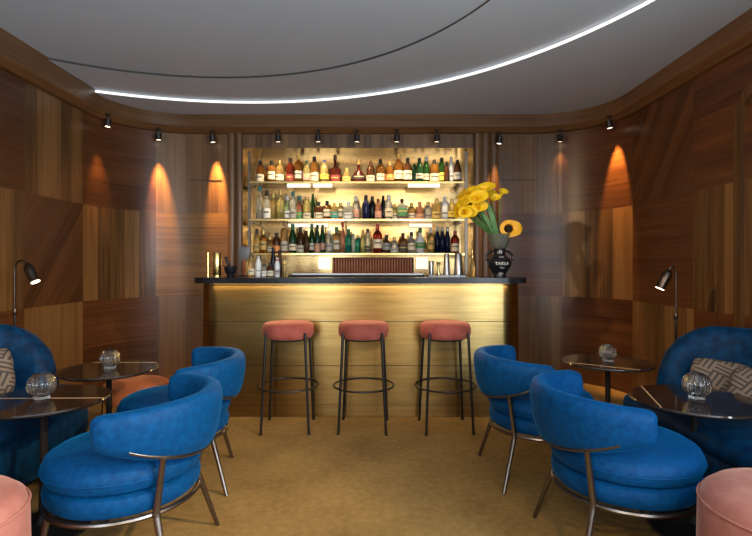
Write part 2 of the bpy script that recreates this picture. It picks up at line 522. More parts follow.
winframe('window_2', None, [((xx, -1.5, WZ0), (xx, .4, WZ0)), ((xx, -1.5, WZ1), (xx, .4, WZ1)), ((xx, -1.5, WZ0), (xx, -1.5, WZ1)), ((xx, .4, WZ0), (xx, .4, WZ1)), ((xx, -.55, WZ0), (xx, -.55, WZ1))])

# floor
bm = BM(); box(bm, XL-.1, XR+.1, YF-.1, YB+.4, -.05, 0)
struct(obj('floor', bm, CARPET, smooth=False))

# ceiling: three levels stepping up inside two large circles
def clip(bm):
    for co, no in (((XL-.02, 0, 0), (-1, 0, 0)), ((XR+.02, 0, 0), (1, 0, 0)), ((0, YB+.02, 0), (0, 1, 0)), ((0, YF-.02, 0), (0, -1, 0))):
        bmesh.ops.bisect_plane(bm, geom=bm.verts[:]+bm.edges[:]+bm.faces[:], plane_co=co, plane_no=no, clear_outer=True)
def ringmesh(bm, c, r0, r1, z0, z1, mi=0, n=160):
    a = [bm.verts.new((c[0]+r0*math.cos(2*PI*k/n), c[1]+r0*math.sin(2*PI*k/n), z0)) for k in range(n)]
    b = [bm.verts.new((c[0]+r1*math.cos(2*PI*k/n), c[1]+r1*math.sin(2*PI*k/n), z1)) for k in range(n)]
    for k in range(n):
        f = bm.faces.new((a[k], a[(k+1) % n], b[(k+1) % n], b[k])); f.material_index = mi
c1, R1, c2, R2 = (-1.2, 1.77), 3.10, (-1.3, 2.1), 2.20
bm = BM()
ringmesh(bm, c1, R1, 9, H, H)
ringmesh(bm, c2, R2, 9, H+.034, H+.034)
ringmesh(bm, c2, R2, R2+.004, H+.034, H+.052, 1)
ringmesh(bm, c2, .01, R2+.3, H+.052, H+.052)
clip(bm)
struct(obj('ceiling', bm, [CEIL, CEIL_SHADOW], smooth=False))
bm = BM(); ringmesh(bm, c1, R1+.004, R1+.004, H+.004, H+.027); clip(bm)
tag(obj('cove_light_strip', bm, LED, smooth=True), 'thin white curved light line set into the grey ceiling', 'ceiling light')

# cornice all around the panelled walls
def cornice():
    prof = [(-.005, 2.595), (.03, 2.60), (.075, 2.635), (.088, 2.652), (.088, H+.058), (-.005, H+.058)]
    bm = BM(); uvl = bm.loops.layers.uv.new('UVMap')
    ss = [0]
    while ss[-1] < STOT-1e-6:
        s = ss[-1]; straight = s < L1-.3 or s > STOT-L1
        ss.append(min(STOT, s+(.3 if straight else .05)))
    rings = []
    for s in ss:
        x, y, nx, ny = path_pt(s)
        rings.append([bm.verts.new((x+nx*d, y+ny*d, z)) for d, z in prof])
    L = [0]
    for a, b in zip(prof, prof[1:]): L.append(L[-1]+math.hypot(a[0]-b[0], a[1]-b[1]))
    for i in range(len(ss)-1):
        for k in range(len(prof)-1):
            f = bm.faces.new((rings[i][k], rings[i+1][k], rings[i+1][k+1], rings[i][k+1]))
            for lp, uv in zip(f.loops, ((ss[i], L[k]), (ss[i+1], L[k]), (ss[i+1], L[k+1]), (ss[i], L[k+1]))): lp[uvl].uv = uv
    struct(obj('trim_1', bm, WOOD_C, angle=25))
cornice()

# recess behind the shelves: mirror-like brass back and brass cheeks
bm = BM()
def quad(*p): return bm.faces.new([bm.verts.new(q) for q in p])
quad((NX0, NY, NZ0), (NX1, NY, NZ0), (NX1, NY, NZ1), (NX0, NY, NZ1))
quad((NX0, YB, NZ0), (NX0, NY, NZ0), (NX0, NY, NZ1), (NX0, YB, NZ1))
quad((NX1, YB, NZ0), (NX1, NY, NZ0), (NX1, NY, NZ1), (NX1, YB, NZ1))
quad((NX0, YB, NZ1), (NX1, YB, NZ1), (NX1, NY, NZ1), (NX0, NY, NZ1))
quad((NX0, YB, NZ0), (NX1, YB, NZ0), (NX1, NY, NZ0), (NX0, NY, NZ0))
struct(obj('wall_recess', bm, BRASS_BACK, smooth=False))

# fluted wooden strips on either side of the recess
def flutes(name, x0, x1, n):
    bm = BM(); uvl = bm.loops.layers.uv.new('UVMap')
    w = (x1-x0)/n; pts = []
    for k in range(n):
        for a in range(0, 9):
            t = PI-PI*a/8
            pts.append((x0+w*(k+.5)+w*.48*math.cos(t), YB-.002-.028*math.sin(t)))
    for (xa, ya), (xb, yb) in zip(pts, pts[1:]):
        f = bm.faces.new([bm.verts.new(p) for p in ((xa, ya, 0), (xb, yb, 0), (xb, yb, 2.6), (xa, ya, 2.6))])
        for lp, uv in zip(f.loops, ((xa, 0), (xb, 0), (xb, 2.6), (xa, 2.6))): lp[uvl].uv = uv
    bmesh.ops.remove_doubles(bm, verts=bm.verts, dist=1e-5)
    struct(obj(name, bm, WOOD_VG, angle=60))
flutes('trim_2', -1.57, -1.41, 2)
flutes('trim_3', 1.03, 1.30, 3)
# thin joint line of the upper cupboards set in the panelling
for nm, x0, x1 in (('trim_4', -1.98, -1.63), ('trim_5', 1.33, 1.72)):
    bm = BM(); box(bm, x0, x1, YB-.004, YB+.002, 2.105, 2.113)
    struct(obj(nm, bm, MIRROR_DARK, smooth=False))
# rounded wooden opening surround on the right wall
bm = BM()
pts = [(0, 0)]+[(0, 2.15)]
arc = [(.22-.22*math.cos(a), 2.15+.22*math.sin(a)) for a in [PI/2*k/8 for k in range(1, 9)]]
pts = [(0, 0), (0, 2.15)]+arc+[(.8, 2.37)]
uvl = bm.loops.layers.uv.new('UVMap')
inner = [(.07, 0), (.07, 2.15)]+[(.22-.15*math.cos(a), 2.15+.15*math.sin(a)) for a in [PI/2*k/8 for k in range(1, 9)]]+[(.8, 2.30)]
rings = []
for (u, z), (ui, zi) in zip(pts, inner):
    y, yi = 3.30-u, 3.30-ui
    rings.append([(XR+.002, y, z), (XR-.022, y, z), (XR-.022, yi, zi), (XR+.002, yi, zi)])
loft(bm, rings)
for f in bm.faces:
    for lp in f.loops: lp[uvl].uv = (lp.vert.co.y, lp.vert.co.z)
struct(obj('trim_6', bm, WOOD_V, angle=40))

# ------------------------------------------------------------------ spotlights under the cornice
def spotlight(label, x, y, z, aim, power, size=50, blend=.6, col=(1, .51, .145)):
    t = thing('spotlight', label, 'spotlight', (x, y, z), 0, 'black spotlights under the cornice')
    d = Vector(aim).normalized()
    bm = BM(); lathe(bm, [(.022, .0), (.022, .012)], 14, (0, 0, .062)); tube(bm, [(0, 0, .07), (0, 0, .02)], .007, 8)
    obj('mount', bm, BLACK_METAL, t)
    bm = BM(); tube(bm, [-d*.025, d*.045], .028, 18)
    h = obj('lamp_housing', bm, BLACK_METAL, t)
    bm = BM(); tube(bm, [d*.0455, d*.048], .021, 16)
    obj('lens', bm, BULB, h)
    ld = bpy.data.lights.new('spot_beam', 'SPOT'); ld.energy = power; ld.color = col
    ld.spot_size = math.radians(size); ld.spot_blend = blend; ld.shadow_soft_size = .02
    lo = bpy.data.objects.new('spot_beam', ld); C.objects.link(lo); lo.parent = t
    lo.location = d*.06; lo.rotation_euler = d.to_track_quat('-Z', 'Y').to_euler()
    return t
def on_wall(s, d): 
    x, y, nx, ny = path_pt(s); return x+nx*d, y+ny*d, nx, ny
zsp = 2.535
sA = L1+math.radians(13)*RC; sB = L1+math.radians(60)*RC
sC = STOT-L1-math.radians(21)*RC; sD = STOT-L1-math.radians(66)*RC
x, y, nx, ny = on_wall(sA, .12); spotlight('black spotlight with a faint glow below, on the curved panel past the mortar', x, y, zsp+.02, (-nx*.14, -ny*.14, -1), 50, 34, 1.0)
x, y, nx, ny = on_wall(sB, .11); spotlight('black spotlight lighting the joint between curved and flat panelling, mortar side', x, y, zsp, (-nx*.20+.05, -ny*.20, -1), 330, 28, .9)
spotlight('black spotlight above the mortar, on plain panelling beside the shelves', -1.70, 5.20, zsp, (.04, .20, -1), 330, 28, .9)
names = ['first', 'second', 'third', 'fourth', 'fifth']
for i, px in enumerate((278, 318, 357, 397, 437)):
    spotlight('black spotlight over the bottle shelves, %s of five counted from the mortar side' % names[i], (px-376)*5.16/500, 5.16, zsp-.005, (0, .30, -1), 26, 105, .9, (1, .76, .46))
spotlight('black spotlight above the flower vase, beside the bottle shelves', 1.28, 5.18, zsp-.02, (-.08, .13, -1), 120, 30, 1.0)
x, y, nx, ny = on_wall(sD, .12); spotlight('black spotlight tilted beyond the flowers, before the corner curves', x, y, zsp-.01, (.15, .4, -1), 5, 44)
x, y, nx, ny = on_wall(sC, .11); spotlight('black spotlight casting the bright scallop on the curved dark panel', x, y, zsp+.03, (-nx*.22, -ny*.22, -1), 190, 36, .6)

# ------------------------------------------------------------------ bar
BX0, BX1, BY0, BY1 = -1.425, 1.175, 3.97, 4.5
ZT = 1.11
bar = thing('bar_counter', 'curved-end bar counter clad in aged brass sheet with dark joints', 'bar', ((BX0+BX1)/2, BY0, 0))
ox, oy = (BX0+BX1)/2, BY0
def bar_outline(ins=0, r=.17):
    return [(x-ox, y-oy) for x, y in rrect(BX0+ins, BX1-ins, BY0+ins, BY1, r-ins*.5, 10, (1, 1, 0, 0))]
def uvsheet(bm):
    uvl = bm.loops.layers.uv.new('UVMap')
    for f in bm.faces:
        for lp in f.loops: lp[uvl].uv = (lp.vert.co.x+math.copysign(1, lp.vert.co.x)*-lp.vert.co.y*0+(lp.vert.co.y if lp.vert.co.x > 0 else -lp.vert.co.y), lp.vert.co.z)
for z0, z1 in ((.10, .407), (.413, .757), (.763, ZT-.047)):
    bm = BM(); prism(bm, bar_outline(), z0, z1, .002, 1)
    uvsheet(bm); obj('brass_panel', bm, BRASS_FRONT, bar, angle=30)
bm = BM(); prism(bm, bar_outline(.004), .406, .414); prism(bm, bar_outline(.004), .756, .764); prism(bm, bar_outline(.004), .096, .101)
obj('joint_strip', bm, MIRROR_DARK, bar)
bm = BM(); prism(bm, bar_outline(.02), 0, .10)
uvsheet(bm); pl = obj('plinth', bm, BRASS_FRONT, bar)
bm = BM(); box(bm, BX0-ox+.12, BX1-ox-.12, -.030, -.022, ZT-.0465, ZT-.0435)
obj('light_strip', bm, LED_WARM, bar)
ct = thing('countertop', 'long black stone countertop with rounded ends on the brass bar', 'countertop', (ox, oy, 0))
bm = BM(); prism(bm, [(x-ox, y-oy) for x, y in rrect(BX0-.045, BX1+.045, BY0-.095, BY1+.02, .2, 10)], ZT-.044, ZT, .008, 3)
obj('slab', bm, BLACK_STONE, ct)
o = area('bar_led', (ox, BY0-.03, ZT-.056), (math.radians(-14), 0, 0), BX1-BX0-.2, .015, 7, (1, .64, .24))

# ------------------------------------------------------------------ bar stools
def bar_stool(loc, rz, label):
    t = thing('bar_stool', label, 'bar stool', loc, rz, 'pink bar stools along the brass bar')
    bm = BM()
    lathe(bm, [(0, .668), (.150, .668), (.172, .674), (.184, .690), (.189, .715), (.189, .745), (.183, .768), (.168, .781), (.12, .787), (0, .789)], 48)
    obj('seat', bm, PINK, t)
    bm = BM(); lathe(bm, [(0, .655), (.135, .655), (.14, .668), (0, .669)], 32); obj('seat_plate', bm, BLACK_METAL, t)
    for sx, sy in ((-1, -1), (1, -1), (1, 1), (-1, 1)):
        bm = BM()
        tube(bm, [(sx*.172, sy*.172, 0), (sx*.1735*.98, sy*.17, .01), (sx*.1405, sy*.1405, .70), (sx*.1405, sy*.1405, .722)], [.009, .0095, .0105, .008], 12)
        lg = obj('leg', bm, BLACK_METAL, t)
        bm = BM(); lathe(bm, [(.0125, 0), (.0125, .008)], 12, (sx*.172, sy*.172, 0)); obj('foot_glide', bm, BLACK_METAL, lg)
    bm = BM(); tube(bm, [(.224*math.cos(2*PI*k/40), .224*math.sin(2*PI*k/40), .315) for k in range(40)], .0075, 8, True)
    obj('footrest_ring', bm, BLACK_METAL, t)
    return t
stool = bar_stool((-.655, 3.735, 0), .03, 'pink velvet bar stool on black legs, closest to the mortar end of the bar')
dup(stool, (-.092, 3.735, 0), -.04, 'pink velvet bar stool on black legs, middle one of the three')
dup(stool, (.517, 3.735, 0), .06, 'pink velvet bar stool on black legs, below the steel shakers and flowers')

# ------------------------------------------------------------------ armchairs
def superring(c, ax, az, a, b, n=18, e=2.7):
    out = []
    for k in range(n):
        t = 2*PI*k/n
        cx, sz = math.cos(t), math.sin(t)
        px = math.copysign(abs(cx)**(2/e), cx)*a
        pz = math.copysign(abs(sz)**(2/e), sz)*b
        out.append(Vector(c)+Vector(ax)*px+Vector(az)*pz)
    return out

def armchair(loc, rz, label):
    """faces +x; the padded back wraps round -x"""
    t = thing('armchair', label, 'armchair', loc, rz, 'blue velvet tub armchairs')
    bm = BM()
    lathe(bm, [(0, .292), (.27, .292), (.307, .297), (.324, .315), (.328, .345), (.322, .366), (.305, .376), (0, .378)], 56)
    for v in bm.verts: v.co.x = v.co.x*.885-.032; v.co.y *= .90
    obj('seat_base', bm, VELVET, t)
    bm = BM()
    prof = [(0, .372), (.28, .374), (.318, .388), (.333, .413), (.333, .437), (.318, .466), (.285, .484), (.22, .495), (.12, .500), (0, .501)]
    lathe(bm, prof, 56)
    for v in bm.verts:
        v.co.x = v.co.x*.885-.032; v.co.y *= .90
    cu = obj('seat_cushion', bm, VELVET, t)
    bm = BM(); tube(bm, [(-.032+.2955*math.cos(2*PI*k/56), .3005*math.sin(2*PI*k/56), .424) for k in range(56)], .0035, 6, True)
    obj('piping', bm, VELVET, cu)
    # back
    bm = BM(); rings = []
    A = math.radians(77); N = 48
    for k in range(N+1):
        q = -1+2*k/N
        q = math.copysign(1-(1-abs(q))**1.25, q)
        th = q*A
        edge = (1-abs(q))*A*.35
        sh = 1.0
        if edge < .05: sh = math.sqrt(max(0.0, 1-((.05-edge)/.05)**2))*.72+.28
        if k in (0, N): sh = .2
        w = abs(q)**1.7
        zc = .581+.047*w; hb = .127-.066*w; ta = .050-.006*w
        rc = .358-.016*w
        rad = Vector((-math.cos(th), math.sin(th), 0))
        axz = (Vector((0, 0, 1))+rad*.14).normalized()
        rings.append(superring(rad*rc+Vector((0, 0, zc)), rad, axz, ta*sh, hb*(.55+.45*sh) if sh < 1 else hb))
    loft(bm, rings)
    obj('backrest', bm, VELVET, t, angle=60)
    # metal
    bm = BM(); tube(bm, [(-.366*math.cos(a), .376*math.sin(a),   .470+.088*(abs(a)/1.0)**2) for a in [math.radians(-57+114*k/30) for k in range(31)]], .0095, 8)
    obj('back_rail', bm, BRONZE, t)
    bm = BM(); tube(bm, [(-.032+.284*math.cos(2*PI*k/56), .288*math.sin(2*PI*k/56), .283) for k in range(56)], .010, 8, True)
    obj('seat_ring', bm, BRONZE, t)
    for sy in (-1, 1):
        bm = BM()
        tube(bm, [(-.325, sy*.268, 0), (-.252, sy*.210, .270), (-.249, sy*.207, .30), (-.286, sy*.236, .507)], [.0095, .0135, .0135, .0105], 10)
        obj('leg', bm, BRONZE, t)
        bm = BM()
        tube(bm, [(.19, sy*.265, 0), (.145, sy*.224, .285)], [.0095, .0135], 10)
        obj('leg', bm, BRONZE, t)
    return t
R = math.radians
chair = armchair((1.085, 2.13, 0), R(0), 'blue velvet tub armchair with bronze legs, in front of the pink pouf and dark sofa')
dup(chair, (.99, 2.92, 0), R(2), 'blue velvet tub armchair beside the brass bar, under the flowers')
dup(chair, (-1.062, 2.06, 0), R(180), 'blue velvet tub armchair turned from the camera, beside the table with the lit sofa')
dup(chair, (-1.16, 2.81, 0), R(193), 'blue velvet tub armchair half hidden behind another one, before the orange-lit stool')

# ------------------------------------------------------------------ sofas
def sofa(loc, rz, label):
    """seat front at x = 0 facing -x, back at +x; length along y"""
    t = thing('sofa', label, 'sofa', loc, rz, 'rounded blue velvet sofas')
    D, L = .78, 1.3
    def outline(ins, n=14):
        return rrect(ins, D-ins, -L/2+ins, L/2-ins, .25-ins*.6, n)
    bm = BM()
    prof = [(.13, .075), (.06, .11), (.02, .17), (0, .26), (0, .34), (.012, .375), (.03, .385)]
    loft(bm, [[(x, y, z) for x, y in outline(i)] for i, z in prof])
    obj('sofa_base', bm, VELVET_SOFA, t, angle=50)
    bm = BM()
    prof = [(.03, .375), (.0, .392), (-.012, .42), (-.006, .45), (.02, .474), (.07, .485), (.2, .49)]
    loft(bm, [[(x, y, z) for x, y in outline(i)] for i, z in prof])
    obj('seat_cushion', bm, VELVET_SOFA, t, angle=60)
    bm = BM(); prism(bm, outline(.22), 0, .08); obj('plinth', bm, BLACK_METAL, t)
    # back wraps round both ends and falls towards the seat front
    ins = .085; r = .34
    path = []
    y0 = L/2-ins
    x_tip = .27
    for k in range(15): path.append((x_tip+(D-ins-r-x_tip)*(k/14)**1.6, y0))
    for k in range(1, 13):
        a = PI/2-PI/2*k/12; path.append((D-ins-r+r*math.cos(a), y0-r+r*math.sin(a)))
    half = path[:]
    for k in range(1, 8): path.append((D-ins, (y0-r)*(1-2*k/8)))
    path += [(x, -y) for x, y in reversed(half)]
    P = [Vector((x, y, 0)) for x, y in path]
    d = [0]
    for a, b in zip(P, P[1:]): d.append(d[-1]+(b-a).length)
    T = d[-1]; rings = []
    # denser sections near the tips
    for i, p in enumerate(P):
        tn = (P[min(i+1, len(P)-1)]-P[max(i-1, 0)]).normalized()
        nrm = Vector((tn.y, -tn.x, 0))
        e = min(d[i], T-d[i])
        w = min(1, e/.32)
        top = .47+.39*math.sqrt(1-(1-w)**2)
        th = .078*min(1, .55+e/.15)
        zc = (.40+top)/2; hb = (top-.40)/2
        rings.append(superring(p+Vector((0, 0, zc)), nrm, Vector((0, 0, 1)), th, hb, 20, 2.8))
    loft(bm2 := BM(), rings)
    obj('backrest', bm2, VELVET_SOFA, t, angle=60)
    return t
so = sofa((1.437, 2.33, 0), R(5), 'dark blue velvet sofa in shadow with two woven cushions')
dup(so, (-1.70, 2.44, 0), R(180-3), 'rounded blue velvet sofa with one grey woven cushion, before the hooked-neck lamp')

# cushions
def cushion(loc, rot, s, label):
    bm = BM(); uvl = bm.loops.layers.uv.new('UVMap'); n = 22; top, bot = {}, {}
    for i in range(n+1):
        for j in range(n+1):
            u, v = -1+2*i/n, -1+2*j/n
            pin = 1-.15*(u*u*v*v)
            kx = pin*u*(1-.07*(1-v*v)*0+(-.06)*(1-abs(v))**2*abs(u)); ky = pin*v*(1-.06*(1-abs(u))**2*abs(v))
            h = .085*((1-u*u)*(1-v*v))**.42
            top[i, j] = bm.verts.new((kx*s, ky*s*.86, h*s/.22)); bot[i, j] = bm.verts.new((kx*s, ky*s*.86, -h*s/.22))
    for i in range(n):
        for j in range(n):
            for dct, rev in ((top, 0), (bot, 1)):
                k = [(i, j), (i+1, j), (i+1, j+1), (i, j+1)]
                if rev: k = k[::-1]
                f = bm.faces.new([dct[q] for q in k])
                for lp, q in zip(f.loops, k): lp[uvl].uv = (q[0]/n, q[1]/n)
    bmesh.ops.remove_doubles(bm, verts=bm.verts, dist=1e-5)
    o = obj('cushion', bm, WEAVE, None, angle=80)
    o.location = loc; o.rotation_euler = rot
    return tag(o, label, 'cushion', 'woven cushions on the sofas')
cushion((1.885, 2.72, .562), (R(66), R(7), R(-25)), .160, 'brown basket-weave cushion propped in the corner of the dark sofa')
cushion((1.90, 2.45, .56), (R(62), R(10), R(-48)), .16, 'brown woven cushion partly cut by the frame, beside the basket-weave one')
cushion((-2.21, 2.78, .585), (R(66), R(-12), R(24)), .175, 'grey woven cushion propped against the lit blue sofa')

# ------------------------------------------------------------------ tables
def side_table(loc, rz, label, chord):
    t = thing('side_table', label, 'table', loc, rz, 'round dark side tables')
    bm = BM(); lathe(bm, [(0, .580), (.255, .580), (.271, .588), (.273, .594), (.270, .600), (0, .600)], 72); obj('tabletop', bm, TABLE_TOP, t)
    off = chord; hw = math.sqrt(.269**2-off**2)
    bm = BM(); box(bm, -hw, hw, off-.003, off+.003, .5985, .6008); obj('brass_inlay', bm, INLAY, t)
    bm = BM(); lathe(bm, [(0, .012), (.024, .03), (.019, .12), (.016, .3), (.016, .55), (.022, .57), (.06, .581), (0, .581)], 20); obj('stem', bm, BLACK_METAL, t)
    bm = BM(); lathe(bm, [(0, 0), (.190, 0), (.196, .006), (.190, .014), (.10, .026), (.045, .045), (.024, .08), (0, .08)], 48); obj('table_base', bm, BLACK_METAL, t)
    return t
tb = side_table((1.452, 2.28, 0), R(73), 'round dark polished side table before the shadowed sofa', .18)
bb = dup(tb, (1.47, 3.17, 0), R(146), 'round dark side table beyond the sofa, below the straight reading lamp')
T3 = side_table((-1.516, 2.28, 0), R(1), 'round dark side table in front of the lit sofa, crossed by a brass line', .01)
T3['group'] = 'round dark side tables'
dup(tb, (-1.575, 2.95, 0), R(0), 'round dark side table beside the orange-lit stool')

def globe(loc, label, r=.058):
    bm = BM()
    out = [(.0, .0), (.030, .0), (.033, .004), (.030, .010)]
    cz = r+.006
    for k in range(13):
        a = -R(58)+R(58+62)*k/12
        out.append((r*math.cos(a), cz+r*math.sin(a)))
    inn = []
    for k in range(12):
        a = R(62)-R(62+70)*k/11
        inn.append(((r-.007)*math.cos(a), cz+(r-.007)*math.sin(a)))
    inn.append((0, cz-(r-.007)))
    prof = out+inn
    rings = []
    lathe(bm, prof, 96, (0, 0, 0), .05, 20)
    o = obj('glass_globe', bm, CLEAR, None, angle=70)
    o.location = loc
    return tag(o, label, 'glass', 'ribbed glass globes on the tables')
globe((1.466, 2.285, .6005), 'ribbed clear glass globe on the table before the shadowed sofa')
globe((1.47, 3.17, .6005), 'ribbed clear glass globe on the table under the straight reading lamp', .052)
globe((-1.525, 2.28, .6005), 'ribbed clear glass globe on the table with the brass line')
globe((-1.57, 2.95, .6005), 'ribbed clear glass globe on the table by the orange-lit stool', .054)

# ------------------------------------------------------------------ poufs and low stool
def pouf(loc, label, r=.27, h=.488):
    t = thing('pouf', label, 'pouf', loc, 0, 'round pink velvet poufs')
    bm = BM()
    lathe(bm, [(0, .012), (r-.03, .012), (r-.008, .025), (r, .07), (r+.004, .22), (r, h-.075), (r-.012, h-.035), (r-.04, h-.012), (r-.10, h), (0, h+.006)], 64)
    b = obj('upholstery', bm, PINK_POUF, t)
    bm = BM(); tube(bm, [((r-.001)*math.cos(2*PI*k/64), (r-.001)*math.sin(2*PI*k/64), h-.055) for k in range(64)], .004, 6, True); obj('piping', bm, PINK_POUF, b)
    bm = BM(); lathe(bm, [(r-.05, 0), (r-.05, .013)], 40); obj('plinth', bm, BLACK_METAL, t)
    return t
pf = pouf((1.335, 1.58, 0), 'round pink velvet pouf beside the shadowed sofa, cut by the frame')
dup(pf, (-1.385, 1.53, 0), 0, 'round pink velvet pouf before the lit sofa, mostly out of frame')
t = thing('low_stool', 'low stool with a wide pink velvet seat painted orange-lit and bronze legs by the panelled wall', 'stool', (-1.63, 3.40, 0))
bm = BM(); lathe(bm, [(0, .285), (.17, .285), (.195, .295), (.207, .32), (.207, .385), (.198, .412), (.17, .425), (0, .43)], 48); obj('seat', bm, PINK_WARM_LIT, t)
for a in (PI*.25+.2, PI*.75+.2, PI*1.25+.1, PI*1.75+.2):
    bm = BM(); tube(bm, [(.225*math.cos(a), .225*math.sin(a), 0), (.212*math.cos(a), .212*math.sin(a), .36)], .009, 10); obj('leg', bm, BRASS, t)

# ------------------------------------------------------------------ reading lamps
def reading_lamp(loc, rz, label, bend, hz):
    t = thing('floor_lamp', label, 'floor lamp', loc, rz)
    bm = BM(); lathe(bm, [(0, 0), (.11, 0), (.11, .012), (.10, .018), (.012, .022), (0, .022)], 32); obj('lamp_base', bm, LAMP_BRONZE, t)
    bm = BM(); tube(bm, [(0, 0, .02), (0, 0, hz*.73)], .0085, 10); obj('pole', bm, LAMP_BRONZE, t)
    bm = BM(); lathe(bm, [(.0105, -.02), (.0125, -.015), (.0125, .015), (.0105, .02)], 14, (0, 0, hz*.73)); obj('collar', bm, LAMP_BRONZE, t)
    bm = BM(); tube(bm, bend, .0055, 8); obj('neck', bm, LAMP_BRONZE, t)
    e = Vector(bend[-1]); d = Vector((.55, -.1, -1)).normalized() if rz == 0 else Vector((.45, -.1, -1)).normalized()
    bm = BM(); tube(bm, [e-d*.012, e, e+d*.02, e+d*.06, e+d*.105, e+d*.125], [.008, .020, .030, .032, .029, .034], 18)
    sh = obj('lamp_shade', bm, LAMP_BRONZE, t)
    bm = BM(); tube(bm, [e+d*.1255, e+d*.128], .027, 16); obj('lens', bm, BULB, sh)
    ld = bpy.data.lights.new('reading_beam', 'SPOT'); ld.energy = 3; ld.color = (1, .72, .45); ld.spot_size = R(80); ld.spot_blend = .6; ld.shadow_soft_size = .02
    lo = bpy.data.objects.new('reading_beam', ld); C.objects.link(lo); lo.parent = t
    lo.location = e+d*.135; lo.rotation_euler = d.to_track_quat('-Z', 'Y').to_euler()
    return t
def hook(hz, w):
    pts = [(0, 0, hz*.72), (0, 0, hz-.06)]
    for k in range(1, 9):
        a = PI-PI*.83*k/8
        pts.append((w/2+w/2*math.cos(a), 0, hz-.06+.06*math.sin(a)))
    return pts
reading_lamp((-2.355, 3.26, 0), 0, 'slim bronze floor lamp with hooked neck behind the lit sofa', hook(1.24, .088), 1.24)
reading_lamp((1.955, 3.26, 0), PI, 'slim bronze floor lamp with a straight pole behind the shadowed sofa', hook(1.20, .05), 1.20)

# ------------------------------------------------------------------ back bar shelves
SHELF_Y0, SHELF_Y1 = 5.33, 5.64
shelf_z = [2.10, 1.70, 1.335]
SX0, SX1 = -1.355, .945
shelf_names = ['topmost', 'middle', 'lowest']
shelf_of = ['top', 'middle', 'lowest']
def shelf_reflection(x0, x1, z, y, lab):
    bm = BM(); box(bm, x0, x1, y, y+.03, z-.038, z, .003, 1)
    tag(obj('painted_reflection', bm, REFLECTION_GLOW), lab, 'light', 'white painted reflections under the shelves')
REFLECTION_GLOW = principled('painted_reflection_glow', (.9, .88, .8), .5, emis=(1, .90, .66), es=.95)  # glowing strips painted in for window reflections in the brass back
for i, z in enumerate(shelf_z):
    t = thing('bottle_shelf', '%s slim brass-edged shelf of bottles behind the bar' % shelf_names[i], 'shelf', ((SX0+SX1)/2, SHELF_Y0, z), 0, 'shelves of the back bar')
    w = (SX1-SX0)/2
    bm = BM(); box(bm, -w, w, 0.004, SHELF_Y1-SHELF_Y0, -.016, 0, .002, 1); obj('shelf_board', bm, BRASS_BACK, t)
    bm = BM(); box(bm, -w, w, 0, .004, -.018, .001); obj('shelf_edge', bm, BRASS, t)
    for s in (-1, 1):
        bm = BM(); box(bm, s*(w-.04)-.012, s*(w-.04)+.012, .02, .3, -.05, -.016, .003, 1); obj('bracket', bm, BRONZE, t)
    a = area('shelf_led', ((SX0+SX1)/2, SHELF_Y0+.02, z-.022), (math.radians(25), 0, 0), SX1-SX0-.1, .01, .15, (1, .68, .30))
area('recess_led', ((SX0+SX1)/2, YB+.05, NZ1-.012), (math.radians(20), 0, 0), 2.3, .01, .32, (1, .66, .28))
for x in (SX0+.0, SX1+.02):
    o = thing('shelf_post', 'dark bronze upright at the %s end of the bottle shelves' % ('mortar' if x < 0 else 'flower'), 'post', (x, 5.36, NZ0))
    bm = BM(); box(bm, -.014, .014, -.014, .014, 0, NZ1-NZ0-.02, .003, 1); obj('upright', bm, BRONZE, o)
    bm = BM(); box(bm, -.022, .022, -.022, .022, 0, .012); obj('post_foot', bm, BRONZE, o)
def px2x(px, y): return (px-376)*y/500
for (a, b, si, z, nm) in ((287, 310, 0, 0, 'white painted window reflection under the topmost shelf, nearer the mortar'), (313, 332, 0, 0, 'white painted window reflection under the topmost shelf, beside the longer gap'),
                      (408, 440, 0, 0, 'long white painted window reflection under the topmost shelf, towards the flowers'),
                      (288, 328, 1, 0, 'long white painted window reflection under the middle shelf, towards the mortar'), (409, 432, 1, 0, 'short white painted window reflection under the middle shelf, towards the flowers')):
    y = 5.58 if si else 5.36
    z0 = shelf_z[si]-.018
    if si: shelf_reflection(px2x(a, y), px2x(b, y), z0-.01, y, nm)
    else: shelf_reflection(px2x(a, y), px2x(b, y), z0, y, nm)
for px0, px1, nm in ((318.5, 330.5, 'white painted reflection under the lowest shelf, towards the mortar'), (416, 428, 'white painted reflection under the lowest shelf, behind the steel cups')):
    y = 5.60
    bm = BM(); box(bm, px2x(px0, y), px2x(px1, y), y, y+.02, 1.165, 1.30, .004, 1)
    tag(obj('reflection_panel', bm, REFLECTION_GLOW), nm, 'light', 'white painted reflections under the lowest shelf')  # glowing panel stands in for a reflection, no lamp here
# tambour front below the lowest shelf
t = thing('tambour_panel', 'reddish slatted sliding panel under the lowest bottle shelf', 'panel', (px2x(373, 5.6), 5.615, NZ0))
RED_WOOD = principled('red_slats', (.38, .095, .03), .3, noise=((.50, .16, .06), 9, .3, .7))
bm = BM()
x0, x1 = px2x(332, 5.6)-t.location.x, px2x(414, 5.6)-t.location.x
k = 0
while x0+.03*k+.026 < x1:
    lathe(bm, [(.0125, 0), (.0125, .335)], 10, (x0+.03*k+.013, 0, 0)); k += 1
obj('slats', bm, RED_WOOD, t)
bm = BM(); box(bm, x0, x1, .012, .02, 0, .335); obj('backing', bm, MIRROR_DARK, t)

